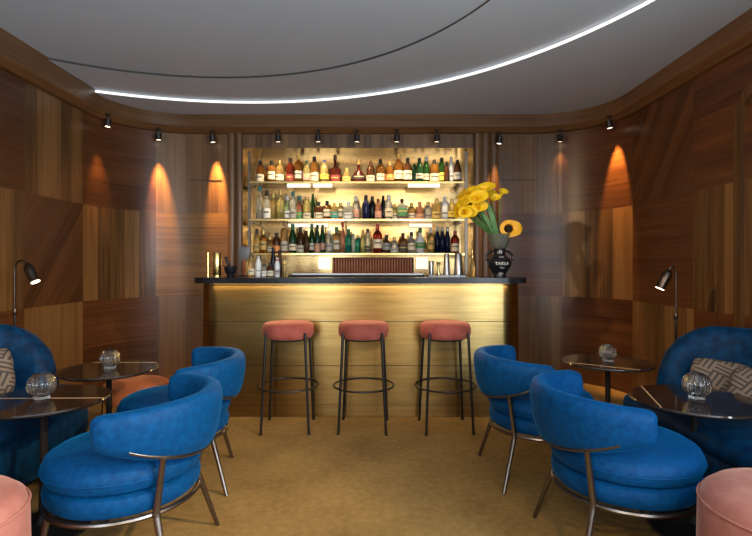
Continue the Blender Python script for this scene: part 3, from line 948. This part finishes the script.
# ------------------------------------------------------------------ bottles
ORD = ['first', 'second', 'third', 'fourth', 'fifth', 'sixth', 'seventh', 'eighth', 'ninth', 'tenth', 'eleventh', 'twelfth', 'thirteenth', 'fourteenth', 'fifteenth',
       'sixteenth', 'seventeenth', 'eighteenth', 'nineteenth', 'twentieth', 'twenty-first', 'twenty-second', 'twenty-third', 'twenty-fourth', 'twenty-fifth', 'twenty-sixth', 'twenty-seventh', 'twenty-eighth', 'twenty-ninth', 'thirtieth']
def bottle(loc, h, w, glass, lab, cap, shape, label, group, cat='bottle'):
    t = thing('bottle', label, cat, loc, random.uniform(-.15, .15), group)
    r = w/2
    nr = max(.0115, min(.016, r*.38))
    bm = BM()
    capz = h-min(.045, h*.15)
    seg = 20
    if shape == 'round':
        sh = h*.60
        prof = [(0, 0), (r*.9, 0), (r, .006), (r, sh), (r*.93, sh+.016), (r*.66, sh+.036), (nr*1.12, sh+.055), (nr, sh+.07), (nr, capz), (0, capz)]
    elif shape == 'slope':
        sh = h*.50
        prof = [(0, 0), (r*.9, 0), (r, .006), (r, sh), (r*.9, sh+.03), (r*.7, sh+.06), (nr*1.2, sh+.1), (nr, min(sh+.12, capz-.01)), (nr, capz), (0, capz)]
    elif shape == 'squat':
        sh = h*.62
        prof = [(0, 0), (r*.9, 0), (r, .008), (r*1.0, sh*.75), (r*.92, sh), (r*.5, sh+.02), (nr, sh+.03), (nr, capz), (0, capz)]
    elif shape == 'decanter':
        sh = h*.50
        prof = [(0, 0), (r*.72, 0), (r*.78, .006), (r, sh*.92), (r*.96, sh), (r*.45, sh+.018), (nr, sh+.03), (nr*.9, capz), (0, capz)]
    elif shape == 'flask':
        sh = h*.55
        prof = [(0, 0), (r*.95, 0), (r, .02), (r*.97, .06), (r*.6, sh*.8), (nr*1.3, sh), (nr, sh+.02), (nr, capz), (0, capz)]
    elif shape == 'ball':
        sh = h*.68
        prof = [(0, 0), (r*.6, 0), (r*.85, sh*.15), (r, sh*.42), (r, sh*.58), (r*.8, sh*.85), (nr*1.4, sh), (nr, sh+.015), (nr, capz), (0, capz)]
    elif shape == 'square':
        sh = h*.64
        prof = [(0, 0), (r*.9, 0), (r, .006), (r, sh), (r*.9, sh+.012), (nr*1.2, sh+.028), (nr, sh+.035), (nr, capz), (0, capz)]
    else:  # tall straight
        sh = h*.72
        prof = [(0, 0), (r*.9, 0), (r, .006), (r, sh), (r*.8, sh+.012), (nr, sh+.022), (nr, capz), (0, capz)]
    lathe(bm, prof, seg)
    flatd = 1.0
    if shape == 'square':
        for v in bm.verts:
            if v.co.z < sh+.02:
                a = math.atan2(v.co.y, v.co.x); rad = math.hypot(v.co.x, v.co.y)
                if rad > nr*1.4:
                    f = 1/max(abs(math.cos(a)), abs(math.sin(a))); f = min(f, 1.25)
                    v.co.x *= f; v.co.y *= f
    if shape in ('flask', 'decanter'):
        flatd = .55
        for v in bm.verts:
            if math.hypot(v.co.x, v.co.y) > nr*1.3: v.co.y *= flatd
    obj('glass_body', bm, glassmat(glass), t, angle=50)
    bm = BM(); cr = nr*1.22
    lathe(bm, [(0, capz-.012), (cr, capz-.012), (cr*1.04, capz), (cr, h-.003), (cr*.85, h), (0, h)], 14)
    obj('cap', bm, capmat(cap), t)
    if lab:
        z0 = sh*random.uniform(.08, .30); z1 = z0+sh*random.uniform(.40, .62); z1 = min(z1, sh*.92)
        if shape in ('flask', 'ball'): z0, z1 = sh*.30, sh*.62
        bm = BM(); rows = []
        n = 10; span = R(150)
        def rad_at(z):
            for (ra, za), (rb, zb) in zip(prof, prof[1:]):
                if za <= z <= zb and zb > za: return ra+(rb-ra)*(z-za)/(zb-za)
            return r
        for z in (z0, (z0+z1)/2, z1):
            row = []
            for k in range(n+1):
                a = -PI/2-span/2+span*k/n
                rr = rad_at(z)
                if shape == 'square':
                    f = min(1.25, 1/max(abs(math.cos(a)), abs(math.sin(a)))); row.append(bm.verts.new((rr*f*math.cos(a)*1.0, rr*f*math.sin(a)-.0012, z)))
                else:
                    row.append(bm.verts.new(((rr+.001)*math.cos(a), (rr+.0012)*math.sin(a)*flatd-.0008, z)))
            rows.append(row)
        for a, b in zip(rows, rows[1:]):
            for k in range(n): bm.faces.new((a[k], a[k+1], b[k+1], b[k]))
        lo = obj('paper_label', bm, labmat(lab), t, angle=60)
        # printed band across the label
        bm = BM(); zz0, zz1 = z0+(z1-z0)*.52, z0+(z1-z0)*.66
        row = []
        for z in (zz0, zz1):
            rw = []
            for k in range(7):
                a = -PI/2-span*.27+span*.54*k/6; rr = rad_at(z)
                if shape == 'square':
                    f = min(1.25, 1/max(abs(math.cos(a)), abs(math.sin(a)))); rw.append(bm.verts.new((rr*f*math.cos(a), rr*f*math.sin(a)-.0022, z)))
                else: rw.append(bm.verts.new(((rr+.002)*math.cos(a), (rr+.0022)*math.sin(a)*flatd-.0016, z)))
            row.append(rw)
        for k in range(6): bm.faces.new((row[0][k], row[0][k+1], row[1][k+1], row[1][k]))
        obj('printed_band', bm, labmat('dark' if lab in ('cream', 'white', 'gold', 'yellow', 'grey') else 'gold'), lo)
    return t

top_row = [ # px, top y, width px, glass, label, cap, shape
 (260.4, 161, 7, 'amber', 'cream', 'black', 'round'), (271.7, 161, 7, 'amber', 'cream', 'black', 'tall'), (280, 160, 8, 'pale amber', 'cream', 'gold', 'round'), (290.3, 158, 7, 'dark red', 'dark red', 'black', 'round'),
 (298.5, 154.5, 8, 'amber', 'grey', 'gold', 'round'), (306.8, 161, 6.5, 'pale yellow', 'pink', 'green', 'slope'), (314.4, 157, 7.5, 'amber', 'cream', 'black', 'slope'), (324.5, 160.5, 8, 'golden', 'yellow', 'blue', 'slope'),
 (335.2, 155, 10.5, 'dark red', 'dark red', 'brown', 'decanter'), (346.4, 168, 7, 'golden', 'gold', 'gold', 'squat'), (358.7, 160, 13.5, 'dark red', 'black', 'gold', 'flask'), (370.7, 161.5, 7, 'dark brown', 'cream', 'brown', 'round'),
 (380.5, 159.5, 8.5, 'amber', 'cream', 'black', 'round'), (389.5, 162, 7.5, 'amber', 'orange', 'gold', 'round'), (398.6, 154, 8.5, 'amber', 'cream', 'gold', 'round'), (407.7, 158, 7.5, 'dark brown', 'cream', 'black', 'round'),
 (414.2, 164, 5, 'dark green', None, 'green', 'slope'), (419.5, 158, 6.5, 'dark green', 'grey', 'black', 'slope'), (426.2, 157, 6.5, 'green', 'cream', 'silver', 'slope'), (434.3, 160, 8.5, 'amber', 'cream', 'black', 'round'),
 (441.6, 158, 6.5, 'green', 'yellow', 'black', 'slope'), (446.6, 162, 4.6, 'dark brown', None, 'black', 'round'), (451.2, 157, 5.5, 'silver', 'white', 'silver', 'slope'), (457.4, 160, 7, 'dark brown', 'grey', 'black', 'slope')]
mid_row = [
 (260, 186, 7, 'clear', None, 'teal', 'round'), (266.8, 191, 6.5, 'clear', 'white', 'black', 'round'), (273.4, 193, 6.5, 'golden', None, 'gold', 'round'), (280.5, 190, 7, 'pale yellow', None, 'gold', 'slope'),
 (287.4, 196, 6, 'pale green', 'white', 'white', 'round'), (293, 191.5, 6, 'clear', 'grey', 'teal', 'round'), (299.5, 196, 6.5, 'rose', 'green', 'teal', 'squat'), (307, 197, 7, 'pale yellow', 'cream', 'gold', 'slope'),
 (312.8, 194, 4.6, 'green', None, 'green', 'slope'), (318.6, 202, 8, 'dark brown', 'cream', 'black', 'square'), (327, 201, 8, 'amber', 'cream', 'black', 'square'), (334.6, 203, 6, 'golden', 'teal', 'gold', 'tall'),
 (340.6, 203, 6, 'golden', 'cream', 'gold', 'tall'), (348.4, 202, 8.5, 'clear', 'white', 'silver', 'square'), (356, 196, 6.5, 'clear', 'pink', 'white', 'round'), (365.9, 195.5, 6.5, 'navy', None, 'black', 'round'),
 (372.3, 196.5, 6, 'black', None, 'black', 'round'), (378.2, 199, 5.5, 'rose', 'pink', 'brown', 'round'), (383.2, 196, 4.6, 'black', None, 'black', 'slope'), (388.8, 195, 6.5, 'clear', 'cream', 'silver', 'round'),
 (394.6, 204, 5, 'pale yellow', 'cream', 'gold', 'round'), (402, 199, 9, 'clear', 'green', 'black', 'square'), (411.8, 203, 7.5, 'pale amber', 'cream', 'gold', 'squat'), (419.7, 202, 7, 'rose', 'pink', 'wooden', 'squat'),
 (428, 202, 8, 'clear', 'grey', 'gold', 'squat'), (436.6, 198.5, 8, 'golden', 'gold', 'gold', 'tall'), (444.8, 197, 7.5, 'white', 'white', 'white', 'tall'), (452, 199, 6.5, 'golden', 'yellow', 'gold', 'round')]
low_row = [
 (257, 229, 6, 'golden', 'gold', 'black', 'round'), (263.5, 230, 6, 'amber', 'gold', 'gold', 'round'), (270, 236, 5.5, 'pale amber', 'cream', 'gold', 'squat'), (276.6, 233, 7, 'dark brown', 'orange', 'black', 'round'),
 (284.5, 221, 6.5, 'pale amber', 'cream', 'wooden', 'tall'), (292.7, 224, 7, 'dark green', 'cream', 'green', 'slope'), (300.6, 227, 7, 'dark brown', 'cream', 'black', 'slope'), (306.6, 231, 4.8, 'dark brown', None, 'black', 'slope'),
 (311.8, 224, 5.5, 'green', 'cream', 'green', 'slope'), (317.4, 225, 5, 'dark green', 'pink', 'black', 'slope'), (322.6, 225, 5, 'dark green', 'pink', 'black', 'slope'), (329, 230, 6, 'clear', 'grey', 'silver', 'slope'),
 (336.6, 227, 7, 'pale amber', 'cream', 'green', 'round'), (342.6, 222, 4.8, 'rose', None, 'red', 'slope'), (348.4, 229, 6.5, 'teal', None, 'green', 'round'), (353.4, 234, 3.6, 'clear', None, 'silver', 'slope'),
 (357.9, 235, 5.2, 'teal', None, 'gold', 'round'), (362.8, 230, 4.4, 'pale yellow', None, 'gold', 'slope'), (367.8, 229, 5.4, 'clear', 'dark', 'black', 'slope'), (377.6, 224, 8, 'red', 'cream', 'red', 'round'),
 (386.4, 235, 7, 'dark brown', 'grey', 'black', 'squat'), (394.4, 237, 7, 'clear', 'grey', 'gold', 'squat'), (403, 233, 7.5, 'amber', 'dark', 'black', 'square'), (411.4, 232, 7, 'clear', 'cream', 'black', 'squat'),
 (420, 228, 9, 'white', 'green', 'green', 'ball'), (430.6, 228, 6.2, 'golden', 'gold', 'white', 'round'), (437.2, 227, 4.8, 'navy', None, 'white', 'slope'), (442.3, 227, 4.8, 'navy', None, 'silver', 'slope'),
 (447.4, 227, 4.8, 'navy', None, 'silver', 'slope'), (455, 231, 7.5, 'red', 'cream', 'red', 'round')]
for rown, row, z, yb in (('top', top_row, shelf_z[0], 183), ('middle', mid_row, shelf_z[1], 218.5), ('lowest', low_row, shelf_z[2], 252.5)):
    prev = None
    n = len(row)
    for i, (px, ty, w, g, lb, cp, shp) in enumerate(row):
        y = 5.42+(.0 if i % 2 else .045)
        s = 500/y
        x = (px-376)/s
        x = max(SX0+.035, min(SX1-.035, x))
        h = 1.21-(ty-265)/s-z
        wd = w/s*1.17
        what = {'round': 'bottle', 'slope': 'sloping bottle', 'squat': 'squat bottle', 'decanter': 'flared decanter', 'flask': 'wide-based flask', 'ball': 'round bottle', 'square': 'square bottle', 'tall': 'straight bottle'}[shp]
        if lb: desc = '%s %s, %s label, %s cap' % (g, what, lb, cp)
        else: desc = 'unlabelled %s %s, %s cap' % (g, what, cp)
        bottle((x, y, z+.0008), h, wd, g, lb, cp, shp, '%s, %s from the mortar end, %s shelf' % (desc, ORD[i], rown), 'bottles on the %s shelf' % rown)

# ------------------------------------------------------------------ things on the countertop
zt = ZT+.0006
def at(px, y): return (px-376)*y/500
t = thing('brass_cylinder', 'tall polished brass cylinder at the end of the bar beside the mortar', 'container', (at(217, 4.25), 4.25, zt))
bm = BM(); lathe(bm, [(.036, 0), (.0385, .004), (.0385, .20), (.036, .205), (.034, .20), (.034, .01), (0, .01)], 28); bm.faces.ensure_lookup_table(); obj('cylinder_wall', bm, BRASS, t)
bm = BM(); lathe(bm, [(.0395, .0), (.0395, .012)], 28); obj('base_ring', bm, BRASS, t)
t = thing('brass_tube', 'very thin upright brass tube beside the brass cylinder', 'tube', (at(208, 4.28), 4.28, zt))
bm = BM(); lathe(bm, [(.011, 0), (.011, .21), (.008, .21), (.008, .01)], 16); obj('tube_wall', bm, BRASS, t)
bm = BM(); lathe(bm, [(.02, 0), (.02, .006)], 16); obj('base_ring', bm, BRASS, t)
t = thing('mortar', 'black stone mortar bowl at the end of the bar', 'mortar', (at(230.5, 4.2), 4.2, zt))
bm = BM(); lathe(bm, [(0, 0), (.032, 0), (.034, .008), (.026, .018), (.040, .030), (.050, .055), (.052, .088), (.046, .090), (.043, .06), (.025, .035), (0, .032)], 32); obj('bowl', bm, BLACK_STONE, t)
o = BM(); tube(o, [(.012, 0, .045), (-.005, 0, .085), (-.030, .0, .135), (-.040, 0, .158), (-.044, 0, .166)], [.016, .012, .012, .015, .010], 12)
o = obj('pestle', o, BLACK_STONE); o.location = (at(230.5, 4.2), 4.2, zt); tag(o, 'black stone pestle leaning out of the mortar', 'pestle')
t = thing('till_screen', 'small grey screen on a stand behind the bar, beside the mortar', 'screen', (at(247, 4.56)-.0, 4.47, zt))
bm = BM(); box(bm, -.055, .055, -.006, .006, .135, .265, .004, 2); obj('screen_panel', bm, SCREEN, t)
bm = BM(); box(bm, -.014, .014, -.008, .008, .008, .15, .002, 1); obj('stand', bm, RED_WOOD, t)
bm = BM(); box(bm, -.045, .045, -.03, .03, 0, .008, .002, 1); obj('screen_foot', bm, BLACK_METAL, t)
cnt = [ # px, y, height, width, glass, label, cap, shape, text
 (251.3, 4.22, .205, .054, 'pale amber', 'cream', 'black', 'slope', 'slim pale bottle with cream label, first of the small bottles by the screen'),
 (258.4, 4.22, .170, .052, 'white', 'white', 'silver', 'round', 'white bottle with silver cap among the small bottles on the bar'),
 (264.4, 4.2, .105, .040, 'clear', 'white', 'black', 'square', 'tiny clear bottle between the white bottle and the dark dropper'),
 (270.2, 4.2, .118, .058, 'dark brown', 'cream', 'black', 'squat', 'squat dark bottle with cream label among the small bottles on the bar'),
 (277.2, 4.2, .150, .046, 'white', 'grey', 'red', 'round', 'pale bottle with grey label and red cap, last of the small bottles'),
 (273.2, 4.34, .250, .050, 'black', None, 'black', 'slope', 'tall black bottle behind the small bottles on the bar'),
 (279.6, 4.36, .230, .046, 'dark brown', None, 'black', 'slope', 'tall dark brown bottle behind the small bottles on the bar'),
 (284.5, 4.24, .140, .034, 'golden', None, 'gold', 'slope', 'slender golden bottle at the edge of the bar mat')]
for px, y, h, w, g, lb, cp, shp, txt in cnt:
    bottle((at(px, y), y, zt), h, w, g, lb, cp, shp, txt, 'small bottles on the bar')
t = thing('bar_mat', 'long flat black rubber mat with a steel edge along the countertop', 'mat', (at(357, 4.36), 4.36, zt))
w = (at(425, 4.36)-at(291, 4.36))/2
bm = BM(); box(bm, -w, w, -.09, .09, 0, .012, .003, 2); obj('mat_pad', bm, RUBBER, t)
bm = BM(); box(bm, -w, w, .09, .098, 0, .026, .002, 1); obj('steel_edge', bm, STEEL, t)
t = thing('drip_tray', 'flat steel tray on the bar carrying the shaker tins', 'tray', (at(446, 4.34), 4.34, zt))
w = .175
bm = BM(); prism(bm, rrect(-w, w, -.08, .08, .02, 5), 0, .008, .002, 1); obj('tray_plate', bm, STEEL, t)
bm = BM(); tube(bm, [(x, y, .011) for x, y in rrect(-w+.004, w-.004, -.076, .076, .02, 5)], .004, 6, True); obj('tray_rim', bm, STEEL, t)
ztray = zt+.0085
for px, y, h, r0, r1, txt in ((431.2, 4.33, .125, .018, .024, 'slim steel cup, shortest on the tray'), (446.6, 4.34, .190, .030, .022, 'tall steel shaker tin in the middle of the tray'), (458.4, 4.34, .195, .040, .029, 'widest steel shaker tin, beside the flower vase')):
    t = thing('shaker_tin', txt, 'shaker', (at(px, y), y, ztray), 0, 'steel shaker tins on the tray')
    bm = BM(); lathe(bm, [(0, 0), (r0*.97, 0), (r0, .004), (r0*.99, .02), (r1, h-.006), (r1*.9, h), (0, h)], 28); obj('tin_body', bm, STEEL, t)
    bm = BM(); lathe(bm, [(r0*1.03, .001), (r0*1.05, .005), (r0*1.03, .009)], 28); obj('base_band', bm, STEEL, t)
t = thing('jigger', 'small golden double-ended measuring cup standing on the tray', 'jigger', (at(438.6, 4.33), 4.33, ztray))
bm = BM(); lathe(bm, [(0, 0), (.021, 0), (.022, .003), (.007, .055), (.020, .115), (.018, .115), (0, .07)], 20); obj('cups', bm, BRASS, t)
bm = BM(); lathe(bm, [(.009, .052), (.011, .055), (.009, .058)], 16); obj('waist_ring', bm, BRASS, t)
t = thing('bitters_bottle', 'small ornate golden dropper bottle between the tins and the vase', 'bottle', (at(472.6, 4.3), 4.3, zt))
bm = BM(); lathe(bm, [(0, 0), (.018, 0), (.020, .02), (.025, .06), (.026, .10), (.018, .125), (.009, .14), (.008, .165), (0, .165)], 20); obj('glass_body', bm, glassmat('golden'), t)
bm = BM(); lathe(bm, [(0, .16), (.011, .16), (.011, .18), (.007, .19), (.004, .235), (0, .235)], 14); obj('dropper_cap', bm, BRASS, t)
for px, y, a, txt in ((467.5, 4.36, .18, 'dark twisted bar spoon leaning beside the golden dropper bottle'), (483, 4.4, -.1, 'thin brass bar spoon standing near the vase')):
    pass

# vase with lettering
VX, VY = at(499.4, 4.07), 4.07
vase = thing('vase', 'black vase with white lettering holding yellow flowers at the end of the bar', 'vase', (VX, VY, zt))
vprof = [(0, 0), (.050, 0), (.054, .006), (.052, .03), (.068, .055), (.090, .085), (.098, .110), (.095, .132), (.075, .155), (.052, .175), (.046, .195), (.047, .225), (.052, .25)]
bm = BM(); lathe(bm, vprof+[(.046, .25), (.040, .20), (.04, .05), (0, .05)], 48); obj('vase_body', bm, BLACK_CERAMIC, vase)
bm = BM(); lathe(bm, [(.050, .232), (.066, .25), (.080, .285), (.090, .325), (.100, .352), (.096, .352), (.086, .325), (.075, .285), (.061, .252), (.045, .236)], 40, (0, 0, 0), .03, 9, True); obj('collar', bm, SMOKE, vase)
for s in (-1, 1):
    bm = BM(); tube(bm, [(s*.088, 0, .128), (s*.108, 0, .150), (s*.106, 0, .178), (s*.080, 0, .205), (s*.044, 0, .215)], [.012, .010, .009, .009, .009], 10); obj('handle', bm, BLACK_CERAMIC, vase)
def vrad(z):
    for (ra, za), (rb, zb) in zip(vprof, vprof[1:]):
        if za <= z <= zb and zb > za: return ra+(rb-ra)*(z-za)/(zb-za)
    return .05
lines = [('U', .036, .203), ('VOUS', .016, .163), ("TAKILA", .034, .110), ('That', .020, .077), ('Villa', .020, .032)]
for txt, size, zc in lines:
    bm = BM()
    cu = bpy.data.curves.new('lettering', 'FONT'); cu.body = txt; cu.size = size; cu.align_x = 'CENTER'; cu.align_y = 'CENTER'
    cu.resolution_u = 2
    to = bpy.data.objects.new('lettering', cu); C.objects.link(to)
    dg = bpy.context.evaluated_depsgraph_get()
    me = bpy.data.meshes.new_from_object(to.evaluated_get(dg))
    tb_ = BM(); tb_.from_mesh(me); bmesh.ops.triangulate(tb_, faces=tb_.faces); bmesh.ops.subdivide_edges(tb_, edges=tb_.edges, cuts=2)
    mp = {}
    for v in tb_.verts:
        z = zc+v.co.y; rr = vrad(z)+.0012; a = -PI/2+v.co.x/max(vrad(zc), .05)
        mp[v] = bm.verts.new((rr*math.cos(a), rr*math.sin(a), z))
    for f in tb_.faces: bm.faces.new([mp[v] for v in f.verts])
    obj('lettering', bm, WHITE_INK, vase, smooth=False)
    tb_.free(); bpy.data.objects.remove(to); bpy.data.meshes.remove(me); bpy.data.curves.remove(cu)

# ------------------------------------------------------------------ calla lilies
def calla(tip, aim, size, label, mat=YELLOW, open_=1.0, foot=(0, 0, .27), heart=False, group='yellow flowers in the black vase'):
    """tip: bloom centre relative to the vase base"""
    t = thing('calla_lily', label, 'flower', (VX, VY, zt), 0, group)
    tip = Vector(tip); d = Vector(aim).normalized()
    b0 = tip-d*size*.8
    f = Vector(foot)
    mid = (f+b0)/2+Vector((0, 0, .02))
    pts = [f+Vector((0, 0, -.12))*.8, f, f.lerp(mid, .6), mid.lerp(b0, .5), b0-d*.01, b0+d*.01]
    bm = BM(); tube(bm, pts, [.0045, .0045, .0045, .0045, .005, .006], 8); obj('stem', bm, GREEN, t)
    q = d.to_track_quat('Z', 'Y')
    bm = BM(); N = 28; rings = []
    hs = [(0, .14), (.15, .24), (.35, .36), (.55, .46), (.75, .58), (.9, .78), (1.0, 1.0)]
    vs = []
    for (h, r) in hs:
        row = []
        for k in range(N):
            a = 2*PI*k/N
            flare = 1+.5*(h**3)*max(0, math.cos(a))**3
            zz = h*size*(1+.25*math.cos(a)*h)-(.18*size*h*h if h > .85 else 0)*open_
            rr = r*size*.62*flare*(.65+.35*open_)
            p = Vector((rr*math.cos(a), rr*math.sin(a), zz))
            row.append(b0+q @ p)
        vs.append(row)
    vi = []
    for (h, r) in reversed(hs):
        row = []
        for k in range(N):
            a = 2*PI*k/N
            flare = 1+.5*(h**3)*max(0, math.cos(a))**3
            zz = h*size*(1+.25*math.cos(a)*h)-(.18*size*h*h if h > .85 else 0)*open_+.002
            rr = max(.0015, r*size*.62*flare*(.65+.35*open_)-.0018)
            row.append(b0+q @ Vector((rr*math.cos(a), rr*math.sin(a), zz)))
        vi.append(row)
    loft(bm, vs+vi)
    obj('bloom', bm, mat, t, angle=70)
    bm = BM()
    if heart: tube(bm, [b0+d*size*.25, b0+d*size*.55, b0+d*size*.82, b0+d*size*.88], [.014, .028, .031, .012], 12)
    else: tube(bm, [b0+d*size*.1, b0+d*size*.6, b0+d*size*.8], [.004, .006, .002], 8)
    obj('spadix', bm, HEART if heart else ORANGE_P, t)
    return t
sv = 500/VY
def vp(px, py, dy=0): return ((px-499.4)/sv, dy, 1.21-(py-265)/sv-zt)
cl = [(483, 188, -.02, (.1, -.8, 1), .105), (470, 191, .04, (-.3, -.8, .8), .095), (475, 198, -.06, (-.1, -1, .45), .100), (463, 201, .02, (-.6, -.9, .4), .095), (477, 207, -.06, (.2, -1, .3), .080),
      (468, 212, -.03, (-.3, -1, .05), .085), (459, 206, .05, (-.8, -.8, .3), .090), (462, 193, .08, (-.6, -.5, .7), .085), (480, 195, .04, (.1, -.8, .8), .100),
      (470, 204, .0, (-.3, -1, .2), .09), (488, 193, .05, (.3, -.7, .9), .09), (457, 212, .02, (-.8, -.8, -.1), .08), (463, 213, -.05, (-.1, -1, -.1), .075)]
for i, (px, py, dy, aim, sz) in enumerate(cl):
    calla(vp(px, py, dy), aim, sz, 'bright yellow calla lily in the dense cluster leaning from the vase')
calla(vp(494, 198, -.02), (.2, -.6, .5), .062, 'small yellow bud beside the cluster, above the green leaves', open_=.7)
calla(vp(503.5, 191.5, .0), (.5, -.4, .8), .062, 'small yellow flower on its own, highest over the vase', open_=.8)
calla(vp(507.5, 229, -.06), (.35, -1, .12), .105, 'large open orange-yellow flower with dark heart low over the vase rim', mat=ORANGE_P, open_=1.25, heart=True)
def leaf(base, tip, w, label):
    b, e = Vector(base), Vector(tip)
    ax = (e-b); n = 10; sd = ax.cross(Vector((0, 1, 0.2))).normalized(); bm = BM(); L_, M_, R_ = [], [], []
    rings = []
    for k in range(n+1):
        u = k/n; p = b.lerp(e, u)+Vector((0, -.03*math.sin(PI*u), .02*math.sin(PI*u)))
        ww = w*(.35+.65*math.sin(PI*min(1, u*.9+.15)))*(1 if u < .8 else max(.04, (1-u)/.2))
        rings.append([p-sd*ww, p+Vector((0, .007, 0)), p+sd*ww, p+Vector((0, -.001, 0))+Vector((0, .002, 0))])
    loft(bm, rings)
    o = obj('leaf', bm, GREEN, None, angle=60); o.location = (VX, VY, zt)
    return tag(o, label, 'leaf', 'green leaves in the vase')
for a, b_, w in (((-.01, -.02, .27), vp(483, 196, -.03), .020), ((0, 0, .27), vp(477, 207, .0), .018), ((-.015, .01, .27), vp(488, 200, .02), .018)):
    leaf(a, b_, w, 'long green leaf rising from the vase towards the yellow cluster')
